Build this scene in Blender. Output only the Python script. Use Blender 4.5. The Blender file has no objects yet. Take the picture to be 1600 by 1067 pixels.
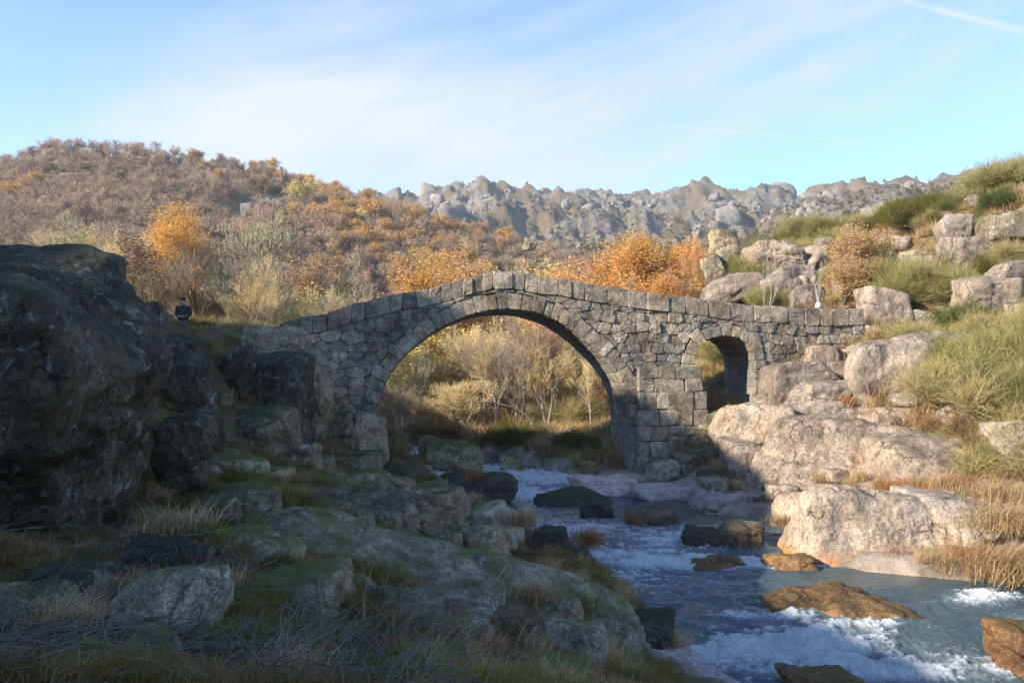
import bpy, math, random
import numpy as np
from mathutils import Vector, Matrix

R = random.Random(11)
scene = bpy.context.scene
COL = scene.collection

# ------------------------------------------------------------------ camera, sky, sun
F, CAMZ = 1244.0, 4.4
PITCH = math.atan((590 - 533.5) / F)
cd = bpy.data.cameras.new('camera')
cd.sensor_width = 36; cd.lens = 36 * F / 1600
cd.clip_end = 3000; cd.clip_start = 0.1
cam = bpy.data.objects.new('camera', cd); COL.objects.link(cam)
cam.location = (0, 0, CAMZ); cam.rotation_euler = (math.pi / 2 + PITCH, 0, 0)
scene.camera = cam
scene.view_settings.view_transform = 'Standard'
scene.view_settings.look = 'None'
scene.view_settings.gamma = 1
scene.view_settings.use_curve_mapping = False
scene.view_settings.exposure = 1.68

SUN_EL, SUN_BACK = math.radians(24), math.radians(26)
S = np.array([-math.cos(SUN_BACK) * math.cos(SUN_EL), -math.sin(SUN_BACK) * math.cos(SUN_EL), math.sin(SUN_EL)])
sl = bpy.data.lights.new('sun', 'SUN'); sl.energy = 4.3; sl.angle = math.radians(0.5); sl.color = (1.0, 0.89, 0.72)
so = bpy.data.objects.new('sun', sl); COL.objects.link(so)
so.rotation_euler = Vector(-S).to_track_quat('-Z', 'Y').to_euler()


def kdir(px, py):
    """direction through a point of the picture, scaled so that y = 1"""
    cx, cy = (px - 800) / F, (533.5 - py) / F
    c, s = math.cos(PITCH), math.sin(PITCH)
    d = np.array([cx, c - cy * s, s + cy * c])
    return d / d[1]


def P(px, py, Y):
    d = kdir(px, py) * Y
    return np.array([d[0], d[1], CAMZ + d[2]])


world = bpy.data.worlds.new('World'); scene.world = world; world.use_nodes = True
wn, wl = world.node_tree.nodes, world.node_tree.links
wn.clear()


def W(t, **kw):
    n = wn.new(t)
    for k, v in kw.items():
        setattr(n, k, v)
    return n


def wmath(op, a, b=None, clamp=False):
    n = W('ShaderNodeMath', operation=op, use_clamp=clamp)
    for i, v in enumerate((a, b)):
        if v is None: continue
        if isinstance(v, (int, float)): n.inputs[i].default_value = v
        else: wl.new(v, n.inputs[i])
    return n.outputs[0]


sky = W('ShaderNodeTexSky', sky_type='NISHITA', sun_disc=False)
sky.sun_elevation = SUN_EL
sky.sun_rotation = math.atan2(S[0], S[1])
sky.altitude = 900; sky.air_density = 1.0; sky.dust_density = 0.15; sky.ozone_density = 1.6
tc = W('ShaderNodeTexCoord')
gen = tc.outputs['Generated']


def wdot(v):
    n = W('ShaderNodeVectorMath', operation='DOT_PRODUCT'); wl.new(gen, n.inputs[0]); n.inputs[1].default_value = tuple(v)
    return n.outputs['Value']


def unit(v):
    v = np.array(v, float); return v / np.linalg.norm(v)


def dirpx(px, py): return unit(kdir(px, py))


def band(p, q, width, off=None):
    """soft band along the great circle through two directions"""
    n = unit(np.cross(dirpx(*p), dirpx(*q)))
    d = wdot(n)
    if off is not None: d = wmath('ADD', d, off)
    g = wmath('DIVIDE', d, width); g = wmath('MULTIPLY', g, g); g = wmath('MULTIPLY', g, -1.0)
    return wmath('POWER', 2.718, g)


def spot(p, c0, c1):
    d = wdot(dirpx(*p)); n = W('ShaderNodeMapRange', interpolation_type='SMOOTHSTEP'); wl.new(d, n.inputs[0])
    n.inputs[1].default_value = c0; n.inputs[2].default_value = c1
    return n.outputs[0]


def wnoise(scale, detail, rough, stretch_axis=None, dist=0.0):
    n = W('ShaderNodeTexNoise'); n.inputs['Scale'].default_value = scale; n.inputs['Detail'].default_value = detail
    n.inputs['Roughness'].default_value = rough; n.inputs['Distortion'].default_value = dist
    m = W('ShaderNodeMapping', vector_type='TEXTURE'); wl.new(gen, m.inputs[0])
    if stretch_axis:
        a, s3 = stretch_axis
        m.inputs['Rotation'].default_value = a; m.inputs['Scale'].default_value = s3
    wl.new(m.outputs[0], n.inputs['Vector'])
    return n.outputs['Fac']


# thin cirrus: two broad bands, broken up by stretched noise
na = wnoise(2.6, 9, 0.62, ((0, math.radians(-17), 0), (3.4, 1.5, 0.75)), 0.5)
nb = wnoise(9.0, 8, 0.6, ((0, math.radians(-14), 0), (5.0, 2.0, 0.7)), 0.3)
wob = wmath('MULTIPLY', wmath('SUBTRACT', wnoise(2.2, 3, 0.5), 0.5), 0.22)
b1 = band((330, 235), (1370, 60), 0.085, wob)
b2 = band((560, 120), (1180, -90), 0.11, wob)
b3 = band((820, 285), (1500, 95), 0.05, wob)
b4 = band((300, 260), (1300, 190), 0.06, wob)
dens = wmath('ADD', wmath('MULTIPLY', b1, 0.95), wmath('MULTIPLY', b2, 0.75))
dens = wmath('ADD', dens, wmath('ADD', wmath('MULTIPLY', b3, 0.4), wmath('MULTIPLY', b4, 0.35)))
frt = spot((880, 130), 0.80, 0.985)
dens = wmath('MULTIPLY', dens, wmath('ADD', wmath('MULTIPLY', frt, 0.8), 0.2))
tex = wmath('ADD', wmath('MULTIPLY', na, 1.25), wmath('MULTIPLY', nb, 0.75))
tex = wmath('MULTIPLY', wmath('SUBTRACT', tex, 0.86, True), 3.4)
dens = wmath('MULTIPLY', dens, tex)
dens = wmath('ADD', dens, wmath('MULTIPLY', wmath('SUBTRACT', na, 0.55, True), 0.15))
# low veil near the horizon
sep = W('ShaderNodeSeparateXYZ'); wl.new(gen, sep.inputs[0])


def trail(p, q, width, amt):
    a, b = dirpx(*p), dirpx(*q)
    g = band(p, q, width)
    mid = unit(a + b); c = float(np.dot(mid, a))
    d = wdot(mid); n = W('ShaderNodeMapRange', interpolation_type='SMOOTHSTEP'); wl.new(d, n.inputs[0])
    n.inputs[1].default_value = c; n.inputs[2].default_value = c + (1 - c) * 0.6
    return wmath('MULTIPLY', wmath('MULTIPLY', g, n.outputs[0]), amt)


cl = wmath('MULTIPLY', dens, 0.48)
for p, q, w_, a_ in (((985, 192), (1450, 234), 0.0012, 0.38), ((1450, 12), (1680, 70), 0.0035, 0.5), ((1400, -2), (1490, 24), 0.002, 0.3)):
    cl = wmath('ADD', cl, trail(p, q, w_, a_))
cl = wmath('MINIMUM', cl, 0.92)
mx = W('ShaderNodeMix', data_type='RGBA'); wl.new(cl, mx.inputs[0])
tint = W('ShaderNodeMix', data_type='RGBA', blend_type='MULTIPLY'); tint.inputs[0].default_value = 1.0
wl.new(sky.outputs[0], tint.inputs[6]); tint.inputs[7].default_value = (0.64, 0.785, 0.93, 1)
wl.new(tint.outputs[2], mx.inputs[6])
mx.inputs[7].default_value = (2.3, 2.4, 2.48, 1)
bg = W('ShaderNodeBackground'); bg.inputs['Strength'].default_value = 0.12
wl.new(mx.outputs[2], bg.inputs['Color'])
wo = W('ShaderNodeOutputWorld'); wl.new(bg.outputs[0], wo.inputs['Surface'])


# ------------------------------------------------------------------ noise
def _hash(ix, iy, iz, seed):
    with np.errstate(over='ignore'):
        h = (ix.astype(np.uint32) * np.uint32(374761393)) ^ (iy.astype(np.uint32) * np.uint32(668265263)) \
            ^ (iz.astype(np.uint32) * np.uint32(2147483647 - 1274126177)) ^ np.uint32((seed * 974634777) & 0xffffffff)
        h = (h ^ (h >> np.uint32(13))) * np.uint32(1274126177)
        h = (h ^ (h >> np.uint32(16))) * np.uint32(2246822519)
        h = h ^ (h >> np.uint32(15))
    return h.astype(np.float64) / 4294967295.0


def vnoise(p, seed=0):
    """value noise in -1..1 at p (N,3)"""
    i = np.floor(p).astype(np.int64); f = p - i
    f = f * f * f * (f * (f * 6 - 15) + 10)
    out = 0
    for dx in (0, 1):
        wx = f[:, 0] if dx else 1 - f[:, 0]
        for dy in (0, 1):
            wy = f[:, 1] if dy else 1 - f[:, 1]
            for dz in (0, 1):
                wz = f[:, 2] if dz else 1 - f[:, 2]
                out = out + _hash(i[:, 0] + dx, i[:, 1] + dy, i[:, 2] + dz, seed) * wx * wy * wz
    return out * 2 - 1


def fbm(p, octv=4, seed=0, gain=0.5, lac=2.03, ridged=False):
    out, a, tot = 0, 1.0, 0
    q = p.copy()
    for o in range(octv):
        n = vnoise(q, seed + o * 17)
        if ridged: n = 1 - 2 * np.abs(n)
        out = out + n * a; tot += a; a *= gain; q = q * lac + 3.7
    return out / tot


def col3(x, y, z=None):
    return np.stack([x, y, np.zeros_like(x) if z is None else z], 1)


def smooth(a, b, x):
    t = np.clip((x - a) / (b - a), 0, 1); return t * t * (3 - 2 * t)


# ------------------------------------------------------------------ mesh helpers
def mesh_np(name, V, faces, mats=(), smooth_=True, mat_idx=None, colors=None, colname='Tone'):
    """V (N,3); faces: list of int arrays (M,k)"""
    me = bpy.data.meshes.new(name)
    V = np.asarray(V, np.float32)
    faces = [np.asarray(f, np.int32) for f in faces if len(f)]
    loops = np.concatenate([f.ravel() for f in faces]); tot = np.concatenate([np.full(len(f), f.shape[1], np.int32) for f in faces])
    start = np.concatenate([[0], np.cumsum(tot)[:-1]]).astype(np.int32)
    me.vertices.add(len(V)); me.vertices.foreach_set('co', V.ravel())
    me.loops.add(len(loops)); me.loops.foreach_set('vertex_index', loops)
    me.polygons.add(len(tot)); me.polygons.foreach_set('loop_start', start)
    me.polygons.foreach_set('loop_total', tot)
    me.polygons.foreach_set('use_smooth', np.full(len(tot), bool(smooth_)))
    for m in mats: me.materials.append(m)
    if mat_idx is not None: me.polygons.foreach_set('material_index', np.asarray(mat_idx, np.int32))
    if colors is not None:
        a = me.color_attributes.new(colname, 'FLOAT_COLOR', 'POINT')
        c = np.ones((len(V), 4), np.float32); c[:, :colors.shape[1]] = colors
        a.data.foreach_set('color', c.ravel())
    me.update(calc_edges=True); me.validate()
    return me


def link(name, me, parent=None, loc=(0, 0, 0), rotz=0, **kw):
    o = bpy.data.objects.new(name, me); COL.objects.link(o)
    o.location = loc; o.rotation_euler = (0, 0, rotz)
    if parent is not None: o.parent = parent
    for k, v in kw.items(): o[k] = v
    return o


def tag(o, label, cat, group=None):
    o['label'] = label; o['category'] = cat
    if group: o['group'] = group
    return o


def copy_tree(o, loc=None, rotz=None, scale=None, label=None, group=None):
    r = o.copy(); COL.objects.link(r)
    if loc is not None: r.location = loc
    if rotz is not None: r.rotation_euler = (0, 0, rotz)
    if scale is not None: r.scale = scale if hasattr(scale, '__len__') else (scale,) * 3
    if label: r['label'] = label
    if group: r['group'] = group
    for ch in list(o.children):
        c = ch.copy(); COL.objects.link(c); c.parent = r
        for g in ch.children:
            d = g.copy(); COL.objects.link(d); d.parent = c
    return r


# ------------------------------------------------------------------ materials
class M:
    def __init__(s, name):
        s.m = bpy.data.materials.new(name); s.m.use_nodes = True
        s.n, s.l = s.m.node_tree.nodes, s.m.node_tree.links
        s.n.clear(); s.out = s.n.new('ShaderNodeOutputMaterial')

    def node(s, t, ins=None, **kw):
        n = s.n.new(t)
        for k, v in kw.items(): setattr(n, k, v)
        for k, v in (ins or {}).items(): s.set(n.inputs[k], v)
        return n

    def set(s, i, v):
        if isinstance(v, bpy.types.NodeSocket): s.l.new(v, i)
        elif isinstance(v, (tuple, list)) and len(v) == 3 and i.type == 'RGBA': i.default_value = (*v, 1)
        else: i.default_value = v

    def math(s, op, a, b=0.5, clamp=False):
        return s.node('ShaderNodeMath', {0: a, 1: b}, operation=op, use_clamp=clamp).outputs[0]

    def mix(s, f, a, b, mode='MIX'):
        return s.node('ShaderNodeMix', {0: f, 6: a, 7: b}, data_type='RGBA', blend_type=mode).outputs[2]

    def noise(s, scale, detail=6, rough=0.6, vec=None, dist=0.0):
        n = s.node('ShaderNodeTexNoise', {'Scale': scale, 'Detail': detail, 'Roughness': rough, 'Distortion': dist})
        if vec is not None: s.l.new(vec, n.inputs['Vector'])
        return n.outputs['Fac']

    def vor(s, scale, vec=None, feature='F1', out='Distance'):
        n = s.node('ShaderNodeTexVoronoi', {'Scale': scale}, feature=feature)
        if vec is not None: s.l.new(vec, n.inputs['Vector'])
        return n.outputs[out]

    def ramp(s, f, a, b, v0=0.0, v1=1.0):
        return s.node('ShaderNodeMapRange', {0: f, 1: a, 2: b, 3: v0, 4: v1}, interpolation_type='SMOOTHSTEP').outputs[0]

    def mapping(s, vec, scale=(1, 1, 1), rot=(0, 0, 0)):
        return s.node('ShaderNodeMapping', {0: vec, 'Scale': scale, 'Rotation': rot}).outputs[0]

    def bump(s, h, strength=0.6, dist=0.05, normal=None):
        ins = {'Height': h, 'Strength': strength, 'Distance': dist}
        if normal is not None: ins['Normal'] = normal
        return s.node('ShaderNodeBump', ins).outputs[0]

    def finish(s, sh):
        s.l.new(sh, s.out.inputs['Surface']); return s.m

    def principled(s, col, rough=0.9, normal=None, spec=0.3, **kw):
        ins = {'Base Color': col, 'Roughness': rough, 'Specular IOR Level': spec}
        if normal is not None: ins['Normal'] = normal
        ins.update(kw)
        return s.node('ShaderNodeBsdfPrincipled', ins).outputs[0]


def rock_mat(name, c1, c2, lich=(0.5, 0.52, 0.48), lich_amt=0.4, moss=(0.06, 0.085, 0.02), moss_amt=0.0, streak=0.3,
             stain=None, world=False, stain_z=None, bump=0.8, per_object=0.25, crack=True):
    m = M(name)
    geo = m.node('ShaderNodeNewGeometry')
    tcn = m.node('ShaderNodeTexCoord')
    oi = m.node('ShaderNodeObjectInfo')
    if world: vec = geo.outputs['Position']
    else:
        off = m.node('ShaderNodeVectorMath', {0: tcn.outputs['Object'], 1: oi.outputs['Location']}, operation='ADD')
        vec = off.outputs[0]
    rnd = oi.outputs['Random']
    big = m.noise(0.55, 8, 0.62, vec)
    med = m.noise(3.1, 8, 0.68, vec, 0.4)
    fine = m.noise(38, 4, 0.7, vec)
    f = m.ramp(m.math('ADD', m.math('MULTIPLY', big, 0.55), m.math('MULTIPLY', med, 0.5)), 0.36, 0.68)
    c = m.mix(f, c1, c2)
    # object to object difference
    br = m.math('ADD', m.math('MULTIPLY', rnd, 2 * per_object), 1 - per_object)
    c = m.mix(1.0, c, m.node('ShaderNodeCombineColor', {0: br, 1: br, 2: br}).outputs[0], 'MULTIPLY')
    c = m.mix(m.ramp(m.math('FRACT', m.math('MULTIPLY', rnd, 7.31)), 0.3, 1.0, 0, per_object * 1.6), c, m.mix(1.0, c, (1.16, 0.99, 0.82), 'MULTIPLY'))
    # mineral speckle
    sp = m.math('MULTIPLY', m.ramp(fine, 0.35, 0.7, 0.55, 1.4), m.ramp(m.noise(11, 6, 0.7, vec), 0.32, 0.68, 0.68, 1.28))
    c = m.mix(1.0, c, m.node('ShaderNodeCombineColor', {0: sp, 1: sp, 2: sp}).outputs[0], 'MULTIPLY')
    if streak:
        st = m.noise(1.6, 6, 0.7, m.mapping(vec, (2.2, 2.2, 0.35)), 0.6)
        c = m.mix(m.ramp(st, 0.52, 0.68, 0, streak), c, tuple(x * 0.28 for x in c1))
    sepn = m.node('ShaderNodeSeparateXYZ', {0: geo.outputs['Normal']})
    up = sepn.outputs[2]
    if lich_amt:
        l1 = m.ramp(m.noise(2.6, 10, 0.76, vec, 0.9), 0.60 - 0.1 * lich_amt, 0.68, 0, 1)
        c = m.mix(m.math('MULTIPLY', l1, min(1, lich_amt * 1.2)), c, lich)
        v = m.node('ShaderNodeTexVoronoi', {'Scale': 5.0, 'Vector': m.node('ShaderNodeVectorMath', {0: vec, 1: m.node('ShaderNodeTexNoise', {'Scale': 14.0, 'Vector': vec}).outputs['Color']}, operation='ADD').outputs[0]})
        rs = m.node('ShaderNodeSeparateColor', {0: v.outputs['Color']})
        spot_ = m.math('MULTIPLY', m.ramp(m.noise(1.1, 4, 0.6, vec), 0.46, 0.60), 1.0)
        spot_ = m.math('MULTIPLY', spot_, m.math('MULTIPLY', m.ramp(v.outputs['Distance'], 0.34, 0.20), m.ramp(rs.outputs[0], 0.45, 0.52)))
        c = m.mix(m.math('MULTIPLY', spot_, min(1.0, 1.2 * lich_amt)), c, tuple(min(0.75, x * 1.3) for x in lich))
    if stain is not None:
        zz = m.node('ShaderNodeSeparateXYZ', {0: geo.outputs['Position']}).outputs[2]
        k = m.math('ADD', zz, m.math('MULTIPLY', med, 0.5))
        c = m.mix(m.ramp(k, stain_z + 0.75, stain_z + 0.2, 0, 0.85), c, stain)
    if moss_amt:
        mn = m.math('ADD', m.math('MULTIPLY', up, 0.55), m.math('ADD', m.math('MULTIPLY', m.noise(1.3, 7, 0.7, vec), 1.1), m.math('MULTIPLY', med, 0.5)))
        mn = m.math('ADD', mn, m.math('MULTIPLY', m.noise(24, 5, 0.75, vec), 0.35))
        mm = m.ramp(mn, 1.52 - 0.5 * moss_amt, 1.86 - 0.5 * moss_amt)
        mc = m.mix(m.noise(9, 5, 0.6, vec), tuple(x * 0.45 for x in moss), tuple(x * 1.55 for x in moss))
        c = m.mix(mm, c, mc)
    h = m.math('ADD', m.math('MULTIPLY', m.noise(7, 9, 0.72, vec), 1.0), m.math('MULTIPLY', fine, 0.28))
    h = m.math('ADD', h, m.math('MULTIPLY', med, 1.3))
    if moss_amt: h = m.math('ADD', h, m.math('MULTIPLY', m.math('MULTIPLY', mm, m.noise(55, 3, 0.6, vec)), 1.2))
    if crack:
        cr = m.vor(0.45, m.node('ShaderNodeVectorMath', {0: vec, 1: m.node('ShaderNodeTexNoise', {'Scale': 1.5, 'Detail': 5.0, 'Vector': vec}).outputs['Color']}, operation='ADD').outputs[0], 'DISTANCE_TO_EDGE')
        crm = m.math('MAXIMUM', m.ramp(cr, 0.0, 0.016), m.ramp(m.noise(0.8, 3, 0.5, vec), 0.42, 0.56))
        h = m.math('ADD', h, m.math('MULTIPLY', crm, 0.8))
        c = m.mix(m.math('MULTIPLY', m.math('SUBTRACT', 1.0, crm), 0.6), c, tuple(x * 0.2 for x in c1))
    nrm = m.bump(h, bump, 0.07)
    return m.finish(m.principled(c, 0.88, nrm, 0.25))


MAT = {}
MAT['granite_warm'] = rock_mat('granite_warm', (0.128, 0.100, 0.081), (0.387, 0.316, 0.249), lich=(0.44, 0.42, 0.36), lich_amt=0.4, moss=(0.10, 0.10, 0.025), moss_amt=0.16, streak=0.75)
MAT['granite_pale'] = rock_mat('granite_pale', (0.221, 0.170, 0.127), (0.459, 0.373, 0.283), lich=(0.60, 0.55, 0.46), lich_amt=0.25, moss=(0.12, 0.12, 0.03), moss_amt=0.06, streak=0.7,
                               stain=(0.46, 0.20, 0.07), stain_z=-0.75)
MAT['granite_pink'] = rock_mat('granite_pink', (0.30, 0.25, 0.24), (0.46, 0.39, 0.375), lich=(0.5, 0.47, 0.45), lich_amt=0.15, streak=0.25)
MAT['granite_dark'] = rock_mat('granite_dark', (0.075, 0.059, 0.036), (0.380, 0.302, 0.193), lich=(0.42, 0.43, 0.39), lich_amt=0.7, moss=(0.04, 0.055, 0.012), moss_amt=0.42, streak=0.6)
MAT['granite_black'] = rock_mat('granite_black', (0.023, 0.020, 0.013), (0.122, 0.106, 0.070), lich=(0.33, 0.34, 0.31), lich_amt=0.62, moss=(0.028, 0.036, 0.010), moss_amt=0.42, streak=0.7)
MAT['granite_mossy'] = rock_mat('granite_mossy', (0.081, 0.066, 0.038), (0.412, 0.332, 0.212), lich=(0.42, 0.44, 0.39), lich_amt=0.65, moss=(0.095, 0.115, 0.022), moss_amt=0.64, streak=0.4)
MAT['granite_grey'] = rock_mat('granite_grey', (0.073, 0.064, 0.045), (0.456, 0.402, 0.299), lich=(0.46, 0.48, 0.46), lich_amt=0.6, moss=(0.10, 0.12, 0.018), moss_amt=0.36, streak=0.55)
MAT['granite_wet'] = rock_mat('granite_wet', (0.046, 0.039, 0.031), (0.111, 0.091, 0.072), lich_amt=0.0, moss=(0.035, 0.05, 0.012), moss_amt=0.5, streak=0.3)
MAT['granite_rust'] = rock_mat('granite_rust', (0.075, 0.042, 0.02), (0.24, 0.14, 0.065), lich=(0.42, 0.33, 0.22), lich_amt=0.3, moss=(0.10, 0.08, 0.02), moss_amt=0.3, streak=0.5)
MAT['granite_brown'] = rock_mat('granite_brown', (0.05, 0.035, 0.022), (0.17, 0.125, 0.085), lich=(0.30, 0.27, 0.22), lich_amt=0.3, moss=(0.05, 0.055, 0.015), moss_amt=0.3, streak=0.5)
MAT['granite_far'] = rock_mat('granite_far', (0.085, 0.078, 0.073), (0.255, 0.234, 0.215), lich_amt=0.0, moss=(0.07, 0.075, 0.03), moss_amt=0.25, streak=0.0, crack=False)
MAT['masonry'] = rock_mat('masonry', (0.086, 0.071, 0.053), (0.405, 0.344, 0.259), lich=(0.42, 0.42, 0.37), lich_amt=0.65, moss=(0.045, 0.055, 0.016), moss_amt=0.34, streak=0.45, world=True, per_object=0.36, crack=False, bump=0.75)
m = M('mortar'); MAT['mortar'] = m.finish(m.principled(m.mix(m.noise(6, 6), (0.045, 0.042, 0.03), (0.13, 0.12, 0.08)), 0.95))

# ------------------------------------------------------------------ the river's course (function of y)
YK = np.array([-60, 0, 10, 14.4, 17, 20, 22, 24, 26.5, 29, 32, 35, 38, 43, 50, 60, 80, 130.])
XL = np.array([8, 6, 4.3, 3.1, 3.2, 3.0, 2.5, 1.0, 0.7, -0.2, -2.3, -3.0, -4.3, -6.6, -7.8, -9.8, -14.5, -28])
XR = np.array([22, 20, 17.5, 14.5, 13.8, 12.9, 8.6, 8.6, 9.2, 6.8, 7.0, 4.6, 2.4, -1.0, -3.2, -5.3, -10.5, -24])
ZY = np.array([-60, 0, 13, 16, 18, 20, 23.5, 26, 30, 33.5, 35.5, 39, 41, 44.5, 47, 55, 60, 80, 130])
ZW = np.array([-3., -1.7, -1.24, -1.12, -0.86, -0.82, -0.80, -0.60, -0.52, -0.48, -0.2, -0.16, 0.02, 0.36, 0.42, 0.58, 0.75, 1.6, 4.0])


def zwater(y): return np.interp(y, ZY, ZW)
def xl_(y): return np.interp(y, YK, XL)
def xr_(y): return np.interp(y, YK, XR)


# ------------------------------------------------------------------ ground heights
CP = [  # picture point and distance of bare ground there
 (0,1067,5.2),(-250,1067,5.2),(200,1067,5.7),(400,1067,6.3),(600,1067,7.2),(800,1067,8.6),(930,1067,10.5),
 (0,950,7.5),(200,935,8),(380,930,8.6),(600,985,9.3),(800,1015,10.2),(900,1025,11.3),(1000,1045,13.2),
 (250,885,10),(100,885,9.5),(-200,885,9.5),(330,850,13),(450,840,16),(600,860,17.5),(700,880,18.5),(850,905,18.5),(950,960,17),(520,760,22),(400,765,19),
 (350,705,22),(300,650,23),(265,590,24),(250,522,27),(300,530,27.2),(286,531,29),(340,545,28),(200,512,25),(345,531,32),(430,533,34),(400,620,28),(450,640,29.5),(480,700,28.5),
 (600,790,25),(720,830,22.5),(780,868,21.5),(690,770,30),(600,712,37),(-300,900,8),(0,868,11),(200,872,11),(100,850,13.5),(-200,868,11),(-300,820,15),(0,790,16),(180,790,16),(-300,470,28),(0,500,23),(100,500,24),(0,470,28),
 (440,528,38),(300,531,40),(100,531,40),
 (1060,750,35),(1100,720,34),(1130,662,36),(1165,655,37),(1190,640,37),(1215,632,35),(1262,585,36),(1350,520,38.5),(1110,772,31.5),(1240,765,31),(1400,775,27.5),(1600,775,25),
 (1600,865,21.2),(1560,902,20.3),(1750,1000,16.5),(1900,1050,13),(2100,1100,9),(1600,610,30),(1600,470,38),(1600,310,46),(1450,530,37),(1450,430,46),(1350,470,43),(1250,485,46),
 (1130,460,56),(1180,415,60),(1400,355,64),(1300,375,70),(1230,395,72),(1480,345,62),(1545,310,56),(1700,240,52),(1500,610,32),(1420,660,30.5),(1300,640,34),
 (1150,440,100),(1300,400,110),(1450,360,100),(1600,330,110),
 (950,672,43),(870,688,42),(800,694,42.5),(740,672,60),(900,650,60),(1010,660,50),(1100,600,50),(1060,640,42),
 (600,664,62),(500,640,60),(560,650,60),(450,560,48),
 (0,505,70),(200,510,70),(400,530,75),(650,640,85),(800,630,85),(950,600,85),(1050,560,85),
 (0,450,100),(200,460,100),(400,510,100),(650,590,105),(850,570,105),(1000,520,110),
 (0,380,150),(200,380,150),(400,400,150),(600,450,150),(750,505,150),(900,520,150),(1050,460,150),
 (0,312,205),(200,312,205),(400,335,205),(600,365,205),(750,405,205),(900,445,205),(1050,430,205),
 (-500,290,260),(-200,275,260),(0,270,255),(70,247,258),(120,238,258),(160,247,258),(240,246,258),(330,262,258),(430,276,258),(450,292,258),(520,315,258),(600,335,258),
 (700,360,255),(770,385,250),(860,408,250),(950,412,250),(1100,405,250),(1250,385,250),
 (-200,360,400),(0,360,400),(300,360,400),(500,370,400),(700,400,400),(900,402,400),(1100,388,400),(1300,360,400),(1500,335,380),(1700,320,380),
 (500,345,550),(700,358,550),(900,365,550),(1100,362,550),(1300,340,550),(1500,318,550),
 (-300,340,750),(300,335,750),(500,325,750),(560,308,750),(640,306,750),(760,303,750),(850,314,750),(910,308,750),(975,318,750),(1050,306,750),(1120,312,750),(1200,322,750),(1320,312,720),(1420,308,700),(1490,292,680),(1540,287,680),(1650,290,680),(2000,300,680),
 (-300,420,1100),(300,400,1100),(700,390,1100),(1100,390,1100),(1600,390,1100),(2100,400,1100),
]
_cp = []
for px, py, Y in CP:
    p = P(px, py, Y); r = math.hypot(p[0], p[1]); _cp.append((math.atan2(p[0], p[1]), math.log(r), (p[2] - CAMZ) / r))
_cp = np.array(_cp)
_A = 1.6


def _phi(q):
    d = np.sqrt(((q[:, None, 0] - _cp[None, :, 0]) * _A) ** 2 + (q[:, None, 1] - _cp[None, :, 1]) ** 2)
    return d


_K = _phi(_cp); _n = len(_cp)
_Pm = np.column_stack([np.ones(_n), _cp[:, 0], _cp[:, 1]])
_sys = np.block([[_K + np.eye(_n) * -0.002, _Pm], [_Pm.T, np.zeros((3, 3))]])
_wt = np.linalg.solve(_sys, np.concatenate([_cp[:, 2], np.zeros(3)]))

RU = np.array([-60, -20, 5, 12.4, 16.4, 22.5, 26.6, 30, 33, 35, 38, 44, 50, 60, 90])
RH = np.array([18, 20, 21.0, 21.7, 22.7, 26.6, 28.6, 30.0, 30.0, 28.4, 27.2, 20, 14, 7, 5.])  # crest heights of the unseen spur, fitted to where its shadow should end
SH = S[:2] / np.linalg.norm(S[:2]); PN = np.array([SH[1], -SH[0]])
if PN[1] < 0: PN = -PN


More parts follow.
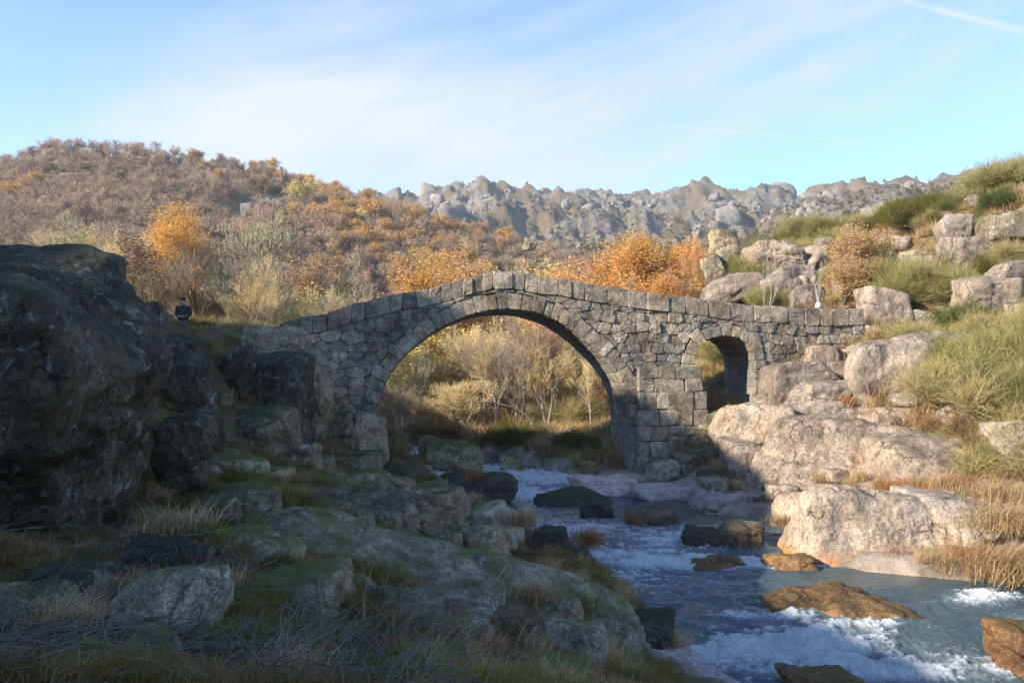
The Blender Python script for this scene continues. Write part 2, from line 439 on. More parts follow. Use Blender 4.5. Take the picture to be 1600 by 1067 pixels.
def ground_h(x, y, detail=True):
    x = np.atleast_1d(np.asarray(x, float)); y = np.atleast_1d(np.asarray(y, float))
    r = np.hypot(x, y); th = np.arctan2(x, y)
    out = np.empty_like(r)
    thc = np.clip(th, -0.85, 0.85); lr = np.log(np.clip(r, 5.0, 1100))
    for s in range(0, len(r), 20000):
        q = np.column_stack([thc[s:s + 20000], lr[s:s + 20000]])
        out[s:s + 20000] = _phi(q) @ _wt[:_n] + _wt[_n] + q @ _wt[_n + 1:]
    h = CAMZ + out * np.clip(r, 5.0, None)
    # behind the camera the bank goes on at about the height of the photographer's feet
    back = smooth(0.85, 1.5, np.abs(th)) * smooth(3, 9, r) + (r <= 3) * 0
    h = h * (1 - back) + (2.2 + 0.03 * np.clip(r, 0, 200) - 0.10 * np.clip(x, -5, 22)) * back
    h = np.where(r < 5, np.minimum(h, CAMZ - 1.5), h)
    # unseen spur of hillside left of the view, shaped to cast the shade
    a = x * SH[0] + y * SH[1]; u = x * PN[0] + y * PN[1]
    H = np.interp(u, RU, RH)
    w = np.where(a < 40, smooth(17, 38, a), 1 - 0.25 * smooth(40, 120, a))
    rough = fbm(col3(u * 0.16, a * 0.10), 4, 5) * 0.9 + fbm(col3(u * 0.8, a * 0.3), 3, 9) * 0.7
    side = smooth(-0.70, -0.86, th) * (r < 150)
    sp = (H + rough) * w
    h = np.where(side > 0, np.maximum(h, h * (1 - side) + sp * side), h)
    if detail:
        n1 = fbm(col3(x * 0.45, y * 0.45), 5, 3); n2 = fbm(col3(x * 2.4, y * 2.4), 4, 21)
        near = 1 - smooth(60, 110, r)
        h = h + near * (n1 * 0.28 + n2 * 0.075)
        nr = fbm(col3(x * 1.1, y * 1.1), 4, 33, ridged=True)
        rb = smooth(4, 12, x) * near
        led = np.tanh(6 * fbm(col3(x * 0.33, y * 0.42 + x * .1), 3, 35)) * 0.38 + np.tanh(7 * fbm(col3(x * 0.95, y * 1.2 + x * .3), 3, 37)) * 0.15
        h = h + rb * (nr * 0.12 + led)
        lb = smooth(-0.5, -2.5, x) * near * smooth(6, 10, r)
        h = h + lb * np.tanh(6 * fbm(col3(x * 0.5, y * 0.6), 3, 39)) * 0.2
        mid = smooth(80, 140, r) * (1 - smooth(330, 450, r))
        h = h + mid * (fbm(col3(x * 0.06, y * 0.06), 5, 7) * 3.0)
        far = smooth(330, 520, r)
        q = col3(x * 0.02, y * 0.013)
        bl = fbm(q, 6, 13, 0.55, ridged=True)
        bl2 = fbm(col3(x * 0.11, y * 0.05), 4, 19, 0.6, ridged=True)
        pk = np.clip(fbm(col3(x * 0.0085, y * 0.006), 4, 15, 0.6, ridged=True), -.1, 1)
        h = h + far * (bl * 12 + bl2 * 7 + pk * 30 - 15)
    # river bed
    d = np.minimum(x - xl_(y), xr_(y) - x)
    zw = zwater(y)
    ok = (y < 125) & (y > -60)
    bed = zw - 0.55 - 0.25 * np.clip(d, 0, 3)
    t = smooth(-0.5, 0.5, d)
    out_h = np.maximum(h, zw + 0.04 + 0.30 * np.clip(-d, 0, 1.2))
    lim = np.where((d > -7) & ok, out_h * (1 - t) + np.minimum(h, bed) * t, h)
    # keep the banks from standing above the water too steeply
    cap = zw + 0.35 + np.clip(-d, 0, 60) * 1.5
    lim = np.where(ok & (d > -3.5) & (y > 9) & (y < 90), np.minimum(lim, cap), lim)
    return lim


def gz(x, y): return float(ground_h([x], [y])[0])


# polar sheet: finest where one stands
def ground_sheet():
    tv = np.linspace(-0.78, 0.78, 470)
    to = np.concatenate([np.linspace(0.78, 2 * math.pi - 0.78, 90)[1:-1]])
    th = np.concatenate([tv, to]); nt = len(th)
    rr = np.concatenate([[0.4, 1.2, 2.2], np.geomspace(3.2, 1100, 500)]); nr = len(rr)
    TH, RR = np.meshgrid(th, rr)
    x, y = (np.sin(TH) * RR).ravel(), (np.cos(TH) * RR).ravel()
    z = ground_h(x, y)
    i = np.arange(nt); j = np.arange(nr - 1)
    I, J = np.meshgrid(i, j); I2 = (I + 1) % nt
    f = np.stack([J * nt + I, J * nt + I2, (J + 1) * nt + I2, (J + 1) * nt + I], -1).reshape(-1, 4)[:, ::-1]
    c = len(x); x = np.append(x, 0); y = np.append(y, 0); z = np.append(z, z[:nt].mean())
    tri = np.stack([np.full(nt, c), (i + 1) % nt, i], 1)[:, ::-1]
    # what the soil is made of there: R = moss and turf, G = dry tan grass, B = bare granite
    r = np.hypot(x, y)
    d = np.minimum(x - xl_(y), xr_(y) - x)
    n = fbm(col3(x * 0.35, y * 0.35), 5, 41); n2 = fbm(col3(x * 0.05, y * 0.05), 5, 43)
    left = smooth(2, -1, x - np.interp(y, YK, (XL + XR) / 2))
    near = 1 - smooth(55, 80, r)
    Rr = near * left * smooth(-0.35, 0.35, n + 0.1) * 0.8
    G = near * (1 - left) * smooth(-0.5, 0.2, n) + (1 - near) * smooth(-0.3, 0.5, n2) * 0.5
    G = np.maximum(G, near * smooth(36, 42, y) * 0.7)
    B = near * smooth(9.0, 5.5, -d) * (1 - left) * smooth(39, 36.5, y) * smooth(-.45, -.05, fbm(col3(x * .9, y * .9), 4, 49)) + near * smooth(-1.6, 0.3, d) + near * (1 - left) * smooth(-0.35, 0.2, -n) * 0.9 * smooth(46, 38, y)
    far = smooth(330, 480, r)
    B = np.maximum(B, far * smooth(-0.15, 0.25, fbm(col3(x * 0.03, y * 0.02), 6, 47, 0.62)))
    B = np.maximum(B, smooth(120, 180, r) * (1 - far) * smooth(0.25, 0.4, fbm(col3(x * 0.045, y * 0.045), 5, 53)) * 0.7)
    me = mesh_np('ground', col3(x, y, z), [f, tri], [MAT['ground']], True, colors=np.stack([Rr, G, np.clip(B, 0, 1), far], 1))
    o = link('ground', me, kind='structure')
    return o


m = M('ground')
geo = m.node('ShaderNodeNewGeometry'); pos = geo.outputs['Position']
att = m.node('ShaderNodeAttribute', attribute_name='Tone'); sc_ = m.node('ShaderNodeSeparateColor', {0: att.outputs['Color']})
mr, mg, mb = sc_.outputs[0], sc_.outputs[1], sc_.outputs[2]; far = att.outputs['Alpha']
n1, n2, n3 = m.noise(1.7, 8, 0.65, pos), m.noise(14, 7, 0.7, pos), m.noise(0.09, 9, 0.68, pos)
soil = m.mix(n2, (0.05, 0.036, 0.019), (0.18, 0.13, 0.075))
fol = m.mix(n3, (0.10, 0.072, 0.048), (0.20, 0.145, 0.095))
base = m.mix(m.ramp(m.node('ShaderNodeVectorMath', {0: pos}, operation='LENGTH').outputs['Value'], 60, 110), soil, fol)
moss = m.mix(n2, (0.03, 0.04, 0.01), (0.11, 0.125, 0.03))
dry = m.mix(n2, (0.14, 0.105, 0.05), (0.33, 0.26, 0.13))
rk = m.mix(m.ramp(m.noise(0.22, 10, 0.72, pos), 0.35, 0.66), (0.085, 0.078, 0.07), (0.25, 0.228, 0.205))
rk = m.mix(m.ramp(n2, 0.45, 0.7), rk, (0.14, 0.125, 0.105))
c = m.mix(m.math('MULTIPLY', mr, m.ramp(n1, 0.35, 0.6)), base, moss)
c = m.mix(m.math('MULTIPLY', mg, m.ramp(n1, 0.65, 0.35)), c, dry)
wr = m.mix(m.ramp(m.noise(1.1, 10, 0.7, pos), 0.35, 0.66), (0.15, 0.12, 0.095), (0.36, 0.295, 0.235))
rk = m.mix(m.ramp(m.node('ShaderNodeVectorMath', {0: pos}, operation='LENGTH').outputs['Value'], 70, 50), rk, wr)
c = m.mix(m.ramp(m.math('ADD', mb, m.math('MULTIPLY', m.math('SUBTRACT', n1, 0.5), 0.9)), 0.38, 0.62), c, rk)
scrub = m.mix(n3, (0.06, 0.062, 0.025), (0.17, 0.125, 0.06))
c = m.mix(m.math('MULTIPLY', far, m.ramp(m.noise(0.12, 9, 0.75, pos), 0.5, 0.58)), c, scrub)
h = m.math('ADD', m.math('MULTIPLY', n2, 0.5), m.noise(4, 8, 0.7, pos))
nn = m.bump(h, 0.8, 0.10)
h2 = m.noise(0.35, 8, 0.72, pos)
nn = m.bump(m.math('MULTIPLY', h2, far), 0.9, 3.0, nn)
MAT['ground'] = m.finish(m.principled(c, 0.95, nn, 0.15))
ground_sheet()


# ------------------------------------------------------------------ river
def pxof(x, y, z):
    """picture position of a world point (only used to lay the rapids where they are in the place)"""
    c, s = math.cos(PITCH), math.sin(PITCH)
    zz = z - CAMZ
    f = y * c + zz * s; v = -y * s + zz * c
    return 800 + F * x / f, 533.5 - F * v / f


TURB = [(1000,1000,60,20,.4),(1060,910,160,40,.25),(900,830,120,24,.5),(1150,830,90,20,.25),(960,870,140,20,.65),(790,775,110,14,.9),(690,745,80,16,.9),(860,765,60,10,.5),(1300,1040,200,30,.7),(1250,1012,150,30,1.0),(1120,1018,60,24,.9),(1400,1050,130,22,1.0),(1290,985,90,18,.7),(1540,935,50,13,.9),(1590,1000,40,30,.7),(1580,1045,50,18,.9),(1130,882,180,9,1.1),
 (1010,880,90,16,.8),(1060,845,120,22,.55),(960,905,110,20,.5),(850,748,70,14,.8),(780,762,60,9,.9),(710,780,50,9,.9),(640,716,34,13,1.2),(665,738,60,7,1.2),(800,742,70,8,.8),(720,752,90,9,.6),
 (930,790,40,10,.2),(1180,965,60,10,.6),(1350,990,60,14,.6),(960,755,50,10,.5),(640,680,40,6,.8),(700,690,30,5,.6),(1400,1010,90,12,.35),(900,850,80,14,.3),(1180,1005,90,16,.8),(1230,965,50,8,.8),(1370,975,50,8,.7),(760,735,40,9,.9)]


def river():
    ys = np.concatenate([np.linspace(-60, 11, 40)[:-1], np.geomspace(11, 48, 620), np.linspace(48, 125, 120)[1:]])
    nx = 420
    t = np.linspace(-0.03, 1.03, nx)
    Yg = np.repeat(ys[:, None], nx, 1)
    l, r_ = xl_(ys) - 0.9, xr_(ys) + 0.9
    Xg = l[:, None] + (r_ - l)[:, None] * t[None, :]
    x, y = Xg.ravel(), Yg.ravel()
    z0 = zwater(y)
    px, py = pxof(x, np.clip(y, 5, None), z0)
    tb = np.zeros_like(x)
    for a, b, sx, sy, amp in TURB:
        tb = np.maximum(tb, amp * np.exp(-((px - a) / sx) ** 2 - ((py - b) / sy) ** 2))
    tb = np.where(y < 12, 0.5, tb)
    p = col3(x, y)
    w1 = fbm(col3(x * 0.8, y * 1.5), 3, 61)
    w2 = fbm(col3(x * 2.0 + w1, y * 3.6 + w1), 4, 67, 0.58, ridged=True)
    w3 = fbm(col3(x * 7 + w1 * 2, y * 12), 3, 71, 0.6, ridged=True)
    calm = 1 - 0.85 * np.exp(-((px - 1430) / 230) ** 2 - ((py - 902) / 20) ** 2)
    fast = 1 - 0.8 * np.exp(-((py - 800) / 22) ** 2 - ((px - 1000) / 120) ** 2)
    amp = (0.055 * fast + 0.16 * tb) * calm
    z = z0 + w1 * (0.05 + 0.14 * tb) * calm + w2 * amp + w3 * (0.022 * calm * fast + 0.055 * tb)
    foam = tb * 1.3 + w2 * 0.38 + w3 * 0.30 - 0.52
    foam = smooth(-0.18, 0.75, foam)
    lines = smooth(0.35, 0.75, w2) * smooth(0.1, 0.5, w3) * 0.32 * calm * fast
    foam = np.clip(foam + lines, 0, 1)
    nt = len(ys)
    I, J = np.meshgrid(np.arange(nx - 1), np.arange(nt - 1))
    f = np.stack([J * nx + I, J * nx + I + 1, (J + 1) * nx + I + 1, (J + 1) * nx + I], -1).reshape(-1, 4)
    me = mesh_np('river_water', col3(x, y, z), [f], [MAT['water']], True, colors=np.stack([foam, tb, calm], 1))
    return link('river_water', me, kind='structure')


m = M('water')
geo = m.node('ShaderNodeNewGeometry'); pos = geo.outputs['Position']
att = m.node('ShaderNodeAttribute', attribute_name='Tone'); sc_ = m.node('ShaderNodeSeparateColor', {0: att.outputs['Color']})
mp = m.mapping(pos, (1.0, 1.7, 1.0))
ra, rb = m.noise(5.5, 8, 0.62, mp, 0.8), m.noise(26, 6, 0.7, mp, 0.5)
hh = m.math('ADD', ra, m.math('MULTIPLY', rb, 0.35))
nrm = m.bump(hh, 0.42, 0.045)
fo = m.math('ADD', sc_.outputs[0], m.math('MULTIPLY', m.math('SUBTRACT', m.noise(17, 8, 0.78, mp, 1.0), 0.5), 1.5))
fo = m.math('ADD', fo, m.math('MULTIPLY', m.math('SUBTRACT', m.noise(60, 4, 0.7, mp), 0.5), 0.7))
fo = m.math('MULTIPLY', m.math('MULTIPLY', m.ramp(fo, 0.15, 1.25), m.ramp(sc_.outputs[0], 0.0, 0.45)), 0.95)
body = m.mix(m.noise(0.6, 5, 0.6, pos), (0.035, 0.07, 0.085), (0.075, 0.115, 0.125))
body = m.mix(m.ramp(sc_.outputs[1], -0.1, 0.6), body, (0.15, 0.195, 0.215))
wsh = m.node('ShaderNodeBsdfPrincipled', {'Base Color': body, 'Roughness': 0.07, 'IOR': 1.33, 'Normal': nrm, 'Transmission Weight': 0.35}).outputs[0]
fsh = m.principled(m.mix(rb, (0.50, 0.56, 0.60), (0.82, 0.84, 0.85)), 0.6, m.bump(m.math('ADD', m.noise(30, 6, 0.75, mp), ra), 0.9, 0.06), 0.3)
mixs = m.node('ShaderNodeMixShader', {0: fo, 1: wsh, 2: fsh}).outputs[0]
MAT['water'] = m.finish(mixs)
river()

# ------------------------------------------------------------------ the bridge
BT = math.tan(math.radians(8)); BC, BS = math.cos(math.radians(8)), math.sin(math.radians(8))
BY = 35.0; BW = 3.5


def uz(px, py):
    k = kdir(px, py); Y = BY / (1 - BT * k[0]); return np.array([k[0] * Y / BC, CAMZ + k[2] * Y])


TOP = [uz(*p) for p in ((437,506),(468,496),(511,489),(550,476),(591,467),(629,457),(671,451),(706,441),(738,432),(770,425),(801,424),(840,432),(872,435),(914,443),(948,448),(980,453),(1011,458),(1044,461),(1070,463),(1106,468),(1140,474),(1178,477),(1204,478),(1257,483),(1300,484),(1348,482))]
ARCH = [uz(*p) for p in ((585,690),(586,662),(588,640),(599,602),(616,572),(644,544),(677,518),(711,500),(749,487),(794,482),(831,486),(866,498),(900,519),(930,545),(958,575),(976,602),(985,640),(986,690),(986,745),(986,768))]
SMALL = [uz(*p) for p in ((1084,690),(1084,640),(1084,600),(1084,575),(1085,556),(1091,541),(1104,530),(1129,524),(1155,527),(1170,539),(1178,554),(1180,575),(1180,600),(1179,630),(1179,665))]
TOP, ARCH, SMALL = map(np.array, (TOP, ARCH, SMALL))
bridge = link('stone_bridge', None, None, (0, BY, 0), math.radians(8))
tag(bridge, 'humpbacked medieval bridge of grey granite blocks with one large and one small arch', 'bridge')
BROT = Matrix.Rotation(math.radians(8), 4, 'Z')


def resample(pl, n=None, step=None):
    seg = np.linalg.norm(np.diff(pl, axis=0), axis=1); s = np.concatenate([[0], np.cumsum(seg)])
    # smooth through the points
    fine = np.linspace(0, s[-1], 400); q = np.column_stack([np.interp(fine, s, pl[:, i]) for i in (0, 1)])
    for _ in range(60): q[1:-1] = q[1:-1] * 0.5 + (q[:-2] + q[2:]) * 0.25
    seg = np.linalg.norm(np.diff(q, axis=0), axis=1); s = np.concatenate([[0], np.cumsum(seg)])
    return q, s


def at(q, s, t):
    p = np.array([np.interp(t, s, q[:, 0]), np.interp(t, s, q[:, 1])])
    a = np.array([np.interp(t - .15, s, q[:, 0]), np.interp(t - .15, s, q[:, 1])]); b = np.array([np.interp(t + .15, s, q[:, 0]), np.interp(t + .15, s, q[:, 1])])
    d = b - a; d /= np.linalg.norm(d)
    return p, d


STONES = []   # (verts, faces, weight)


def block(poly3, nrm, thick=0.35, proud=0.0, bev=0.022, gap=0.006, rnd=0.2, jit=0.016, weight=1.0, tri=False):
    """one dressed or rubble stone: a polygon on the wall given by its corners, swollen towards nrm"""
    poly3 = np.asarray(poly3, float); nrm = np.asarray(nrm, float)
    c = poly3.mean(0); n = len(poly3)
    # keep it counter-clockwise seen from outside
    ar = sum(np.dot(np.cross(poly3[i] - c, poly3[(i + 1) % n] - c), nrm) for i in range(n))
    if ar < 0: poly3 = poly3[::-1]; ar = -ar
    if ar < 0.01: return
    pts = []
    for i in range(n):
        a, b, d = poly3[i - 1], poly3[i], poly3[(i + 1) % n]
        la, lb = np.linalg.norm(a - b), np.linalg.norm(d - b)
        ra = min(0.06, la * 0.17) * R.uniform(.6, 1.3) * rnd / 0.2; rb = min(0.06, lb * 0.17) * R.uniform(.6, 1.3) * rnd / 0.2
        if n > 6: pts += [b]; continue
        pts += [b + (a - b) * min(0.45, ra / max(la, 1e-3)), b + (d - b) * min(0.45, rb / max(lb, 1e-3))]
    pts = np.array(pts); N = len(pts)
    size = math.sqrt(ar); bev *= 0.62; rnd *= 0.7
    sh = lambda g: c + (pts - c) * (1 - 2.0 * g / size)
    back = sh(gap) - nrm * thick
    f0 = sh(gap) + nrm * (proud - bev)
    j = np.array([[R.uniform(-jit, jit) for _ in range(3)] for _ in range(N)])
    f1 = sh(gap + bev) + nrm * proud + j
    cc = c + nrm * (proud + R.uniform(-.012, .03))
    V = np.concatenate([back, f0, f1, [cc]])
    i = np.arange(N); k = (i + 1) % N
    Fq = np.concatenate([np.stack([i, k, N + k, N + i], 1), np.stack([N + i, N + k, 2 * N + k, 2 * N + i], 1)])
    Ft = np.stack([2 * N + i, 2 * N + k, np.full(N, 3 * N)], 1)
    STONES.append((V, Fq, Ft, ar * weight))


def uzpoly(pts, d=0.0): return np.array([[p[0], d, p[1]] for p in pts])


NF = (0, -1, 0)
# parapet: big upright blocks that follow the slope
breaks = [437,468,489,511,531,550,571,591,610,629,650,671,689,706,724,738,754,770,801,820,840,872,893,914,948,980,1011,1044,1070,1106,1140,1178,1204,1230,1257,1280,1300,1325,1348]
tu, tz = TOP[:, 0], TOP[:, 1]
topz = lambda u: float(np.interp(u, tu, tz))
PH = 0.78
hts = [PH + R.uniform(-.05, .07) for _ in breaks]
ub = [uz(b, 460)[0] for b in breaks]
parb = lambda u: topz(u) - PH
for i in range(len(ub) - 1):
    a, b = ub[i], ub[i + 1]; lean = R.uniform(-.04, .04)
    za, zb = topz(a) + R.uniform(-.035, .04), topz(b) + R.uniform(-.035, .04)
    ba, bb = topz(a) - PH, topz(b) - PH
    q = [(a + lean, ba), (b + R.uniform(-.03, .03), bb), (b, zb), (a, za)]
    block(uzpoly(q, R.uniform(-.03, .03)), NF, 0.42, 0.03 + R.uniform(-.02, .035), 0.045, 0.012, 0.25, 0.02)
    # the same course along the far side and its upper faces
    block(uzpoly(q, BW), (0, 1, 0), 0.42, 0.03, 0.045, weight=0.02)
    t4 = [(a, -0.02, za), (b, -0.02, zb), (b, 0.40, zb - .02), (a, 0.40, za - .02)]
    block(t4, (0, 0, 1), 0.2, 0.0, 0.03, weight=0.1)


def ring(pl, t_list, th, name_w, barrel, pier_from=None):
    q, s = resample(pl); L = s[-1]
    t = 0.0; k = 0; out = []
    while t < L - 0.1:
        w = R.uniform(*t_list); t2 = min(L, t + w)
        if L - t2 < 0.2: t2 = L
        p0, d0 = at(q, s, t); p1, d1 = at(q, s, t2)
        n0, n1 = np.array([-d0[1], d0[0]]), np.array([-d1[1], d1[0]])   # outward of the opening (path runs left to right)
        T0 = R.uniform(*th); 
        o0, o1 = p0 + n0 * T0, p1 + n1 * (T0 + R.uniform(-.06, .06))
        block(uzpoly([p0, p1, o1, o0], R.uniform(-.015, .015)), NF, 0.4, 0.035 + R.uniform(-.02, .03), 0.04, 0.010, 0.16, 0.015)
        out.append((t, t2, T0))
        # rows of stones going through the vault
        ds = [0.0]; 
        while ds[-1] < BW - 0.25: ds.append(min(BW, ds[-1] + R.uniform(.45, 1.0)))
        ds[-1] = BW
        for a, b in zip(ds[:-1], ds[1:]):
            pa = [(p0[0], a, p0[1]), (p1[0], a, p1[1]), (p1[0], b, p1[1]), (p0[0], b, p0[1])]
            nn = -(n0 + n1) / 2; nn /= np.linalg.norm(nn)
            right = (d0[1] + d1[1]) < 0.1
            block(pa, (nn[0], 0, nn[1]), 0.3, R.uniform(-.02, .012), 0.03, 0.008, 0.1, 0.01, weight=0.45 * barrel if right else 0.02)
        t = t2
    return q, s, out


rq, rs, rseg = ring(ARCH, (0.36, 0.60), (0.58, 0.78), 'main', 1.0)
sq, ss, sseg = ring(SMALL, (0.34, 0.52), (0.48, 0.70), 'small', 1.0)


def inside_poly(p, poly):
    x, y = p; c = False; n = len(poly); j = n - 1
    for i in range(n):
        xi, yi = poly[i]; xj, yj = poly[j]
        if (yi > y) != (yj > y) and x < (xj - xi) * (y - yi) / (yj - yi + 1e-12) + xi: c = not c
        j = i
    return c


def outer(q, s, seg):
    pts = []
    for i in np.linspace(0, s[-1], 90):
        T = next((g[2] for g in seg if g[0] <= i <= g[1]), 0.65)
        p, d = at(q, s, i); pts.append(p + np.array([-d[1], d[0]]) * (T + 0.01))
    return np.array(pts)


OUTS = [(outer(rq, rs, rseg), rq), (outer(sq, ss, sseg), sq)]
polys = [np.concatenate([o, [[o[-1][0], -3], [o[0][0], -3]]]) for o, _ in OUTS]
# the pier's stepped cutwater stands proud of the wall here
PX0, PX1 = uz(992, 600)[0], uz(1094, 600)[0]
PZ1 = uz(1040, 574)[1]
prect = lambda p: PX0 - 0.02 < p[0] < PX1 + .02 and p[1] < PZ1


def clip(poly, p, n):
    out = []; m_ = len(poly)
    for i in range(m_):
        a, b = poly[i], poly[(i + 1) % m_]; da, db = np.dot(a - p, n), np.dot(b - p, n)
        if da <= 0: out.append(a)
        if (da < 0 < db) or (db < 0 < da): out.append(a + (b - a) * (da / (da - db)))
    return out


# rubble between rings and parapet: cells of a flattened Voronoi net laid in wavering rows
AN = 1.45
sites = []
z = -0.6; row = 0
while z < 8.8:
    hgt = R.uniform(.30, .52); u = -12.2 + R.uniform(0, .5)
    while u < 17:
        small = 0.72 if u > 3 else 1.0
        w = R.uniform(.42, .95) * small * (0.7 + hgt)
        sites.append((u + w / 2, (z + hgt / 2 + R.uniform(-.10, .10)) * AN)); u += w
    z += hgt
sites = np.array(sites)
for i, s0 in enumerate(sites):
    u0, z0 = s0[0], s0[1] / AN
    if u0 < tu[0] - 0.2 or u0 > tu[-1] + 0.3: continue
    g0 = None
    dd = np.linalg.norm(sites - s0, axis=1); nb = np.where((dd < 2.4) & (dd > 0))[0]; nb = nb[np.argsort(dd[nb])][:16]
    poly = [s0 + np.array(v) * 1.6 for v in ((-1, -1), (1, -1), (1, 1), (-1, 1))]
    for j in nb:
        poly = clip(poly, (s0 + sites[j]) / 2, sites[j] - s0)
        if len(poly) < 3: break
    if len(poly) < 3: continue
    poly = [np.array([v[0], v[1] / AN]) for v in poly]
    sl_ = (parb(u0 + .4) - parb(u0 - .4)) / .8
    poly = clip(poly, np.array([u0, parb(u0) - 0.005]), np.array([-sl_, 1.0]))
    if len(poly) < 3: continue
    for lim, sg in ((tu[0] + .02, -1.0), (tu[-1] - .02, 1.0)): poly = clip(poly, np.array([lim, 0.0]), np.array([sg, 0.0])) if len(poly) > 2 else poly
    if len(poly) < 3: continue
    if prect(np.mean(poly, 0)): continue
    if sum(any(inside_poly(v, pg) for pg in polys) for v in poly) > len(poly) - 1: continue
    pushed = []
    for v in poly:
        for (o, _), pg in zip(OUTS, polys):
            if inside_poly(v, pg):
                k = np.argmin(((o - v) ** 2).sum(1)); v = o[k]
        if prect(v):
            cands = [(v[0] - PX0, np.array([PX0 - .02, v[1]])), (PX1 - v[0], np.array([PX1 + .02, v[1]])), (PZ1 - v[1], np.array([v[0], PZ1 + .01]))]
            v = min(cands, key=lambda q_: q_[0])[1]
        pushed.append(v)
    # drop near-duplicate corners
    cl_ = [pushed[0]]
    for v in pushed[1:]:
        if np.linalg.norm(v - cl_[-1]) > 0.07 and np.linalg.norm(v - cl_[0]) > 0.07: cl_.append(v)
    if len(cl_) < 3: continue
    ww = BY + BT * u0
    vis = 1.0 if z0 > 0.3 else 0.3
    block(uzpoly(cl_, R.uniform(-.03, .03)), NF, 0.3, R.uniform(-.035, .045), 0.045, 0.006, 0.2, 0.024, weight=vis)

# pier: coursed squared blocks, the three lowest wide ones first; a ledge on top
rows_py = [574, 592, 612, 640, 664, 688, 712, 730, 752, 775]
for r_i in range(len(rows_py) - 1):
    z1, z0 = uz(1040, rows_py[r_i])[1], uz(1040, rows_py[r_i + 1])[1]
    x0 = PX0 + (0.10 if r_i < 3 else 0.0) - 0.03 * (r_i > 5); x1 = PX1 + (0.0 if r_i < 2 else 0.14 + 0.03 * r_i)
    n_ = R.choice((2, 3)) if r_i in (0, 1) else R.choice((3, 4, 5)); cuts = sorted([x0, x1] + [x0 + (x1 - x0) * (i + R.uniform(.62, 1.38)) / n_ for i in range(n_ - 1)])
    d = -0.30 if r_i < 3 else -0.36 - 0.015 * r_i
    for a, b in zip(cuts[:-1], cuts[1:]):
        j = lambda: R.uniform(-.045, .045)
        if b - a < 0.9 and R.random() < .3:      # two thin stones in place of one
            zm = z0 + (z1 - z0) * R.uniform(.35, .65)
            block(uzpoly([(a + j(), z0), (b + j(), z0), (b, zm + j()), (a, zm)], d), NF, 0.45, R.uniform(-.05, .04), 0.04, 0.008, 0.2, 0.02)
            block(uzpoly([(a, zm), (b, zm + .02), (b + j(), z1 + j()), (a + j(), z1)], d), NF, 0.45, R.uniform(-.05, .05), 0.04, 0.008, 0.2, 0.02)
            continue
        block(uzpoly([(a + j(), z0 + j()), (b + j(), z0 + j()), (b + j(), z1 + j()), (a + j(), z1 + j())], d), NF, 0.45, R.uniform(-.03, .04), 0.04, 0.012, 0.16, 0.015)
    if r_i == 0: 
        block([(x0, d, z1), (x1, d, z1), (x1, 0.1, z1 + .02), (x0, 0.1, z1 + .02)], (0, 0, 1), 0.2, 0, 0.02, weight=0.3)
    for xx, nx_ in ((x0, -1), (x1, 1)):
        block([(xx, d, z0), (xx, d, z1), (xx, 0.1, z1), (xx, 0.1, z0)], (nx_, 0, 0), 0.25, -.01, 0.03, weight=0.2)

order = sorted(range(len(STONES)), key=lambda i: -STONES[i][3])
PART_N = 299
for k in order[:PART_N]:
    V, Fq, Ft, w_ = STONES[k]; c0 = V.mean(0)
    me = mesh_np('stone', V - c0, [Fq, Ft], [MAT['masonry']], False)
    link('stone', me, bridge, tuple(c0))
Vs, Qs, Ts, off = [], [], [], 0
for k in order[PART_N:]:
    V, Fq, Ft, w_ = STONES[k]; Vs.append(V); Qs.append(Fq + off); Ts.append(Ft + off); off += len(V)
MAT['masonry_rest'] = rock_mat('masonry_rest', (0.122, 0.111, 0.093), (0.318, 0.280, 0.237), lich=(0.36, 0.37, 0.35), lich_amt=0.4, moss=(0.045, 0.055, 0.016), moss_amt=0.1, streak=0.4, world=True, per_object=0.0, crack=False, bump=0.75)
link('small_stones', mesh_np('small_stones', np.concatenate(Vs), [np.concatenate(Qs), np.concatenate(Ts)], [MAT['masonry_rest']], False), bridge, kind='stuff')

# core behind the stones: columns of fill with both openings left free
def core():
    V, Q = [], []
    pa = np.concatenate([np.array(rq), [[rq[-1][0], -4], [rq[0][0], -4]]]); ps = np.concatenate([np.array(sq), [[sq[-1][0], -4], [sq[0][0], -4]]])
    def holetop(u):
        z_ = -3.0
        for q_ in (rq, sq):
            if q_[0][0] - 0.13 < u < q_[-1][0] + 0.13:
                # widen by the recess
                d2 = 0.14
                c_ = q_[:, 1].max() + 0.12
                k = np.where(np.abs(q_[:, 0] - u) < 0.16)[0]
                z_ = max(z_, (q_[k, 1].max() + 0.10) if len(k) else c_)
        return z_
    us = np.arange(tu[0] + 0.12, tu[-1] - 0.05, 0.12)
    for a, b in zip(us[:-1], us[1:]):
        mid = (a + b) / 2; bz = holetop(mid); ta, tb_ = topz(a), topz(b)
        # lower wall and the two low parapets
        for (d0, d1, dz) in ((0.06, BW - 0.06, PH - 0.03), (0.12, 0.36, 0.12), (BW - .36, BW - .12, .12)):
            zl = bz if dz > .2 else ta - PH - 0.05
            za, zb = ta - dz, tb_ - dz
            o = len(V); V += [(a, d0, zl), (b, d0, zl), (b, d0, zb), (a, d0, za), (a, d1, zl), (b, d1, zl), (b, d1, zb), (a, d1, za)]
            Q += [(o, o + 1, o + 2, o + 3), (o + 5, o + 4, o + 7, o + 6), (o + 3, o + 2, o + 6, o + 7), (o + 4, o + 5, o + 1, o), (o + 1, o + 5, o + 6, o + 2), (o + 4, o, o + 3, o + 7)]
    link('mortar_core', mesh_np('mortar_core', V, [np.array(Q)], [MAT['mortar']], False), bridge)
core()

# ------------------------------------------------------------------ boulders
import bmesh
_ico = {}


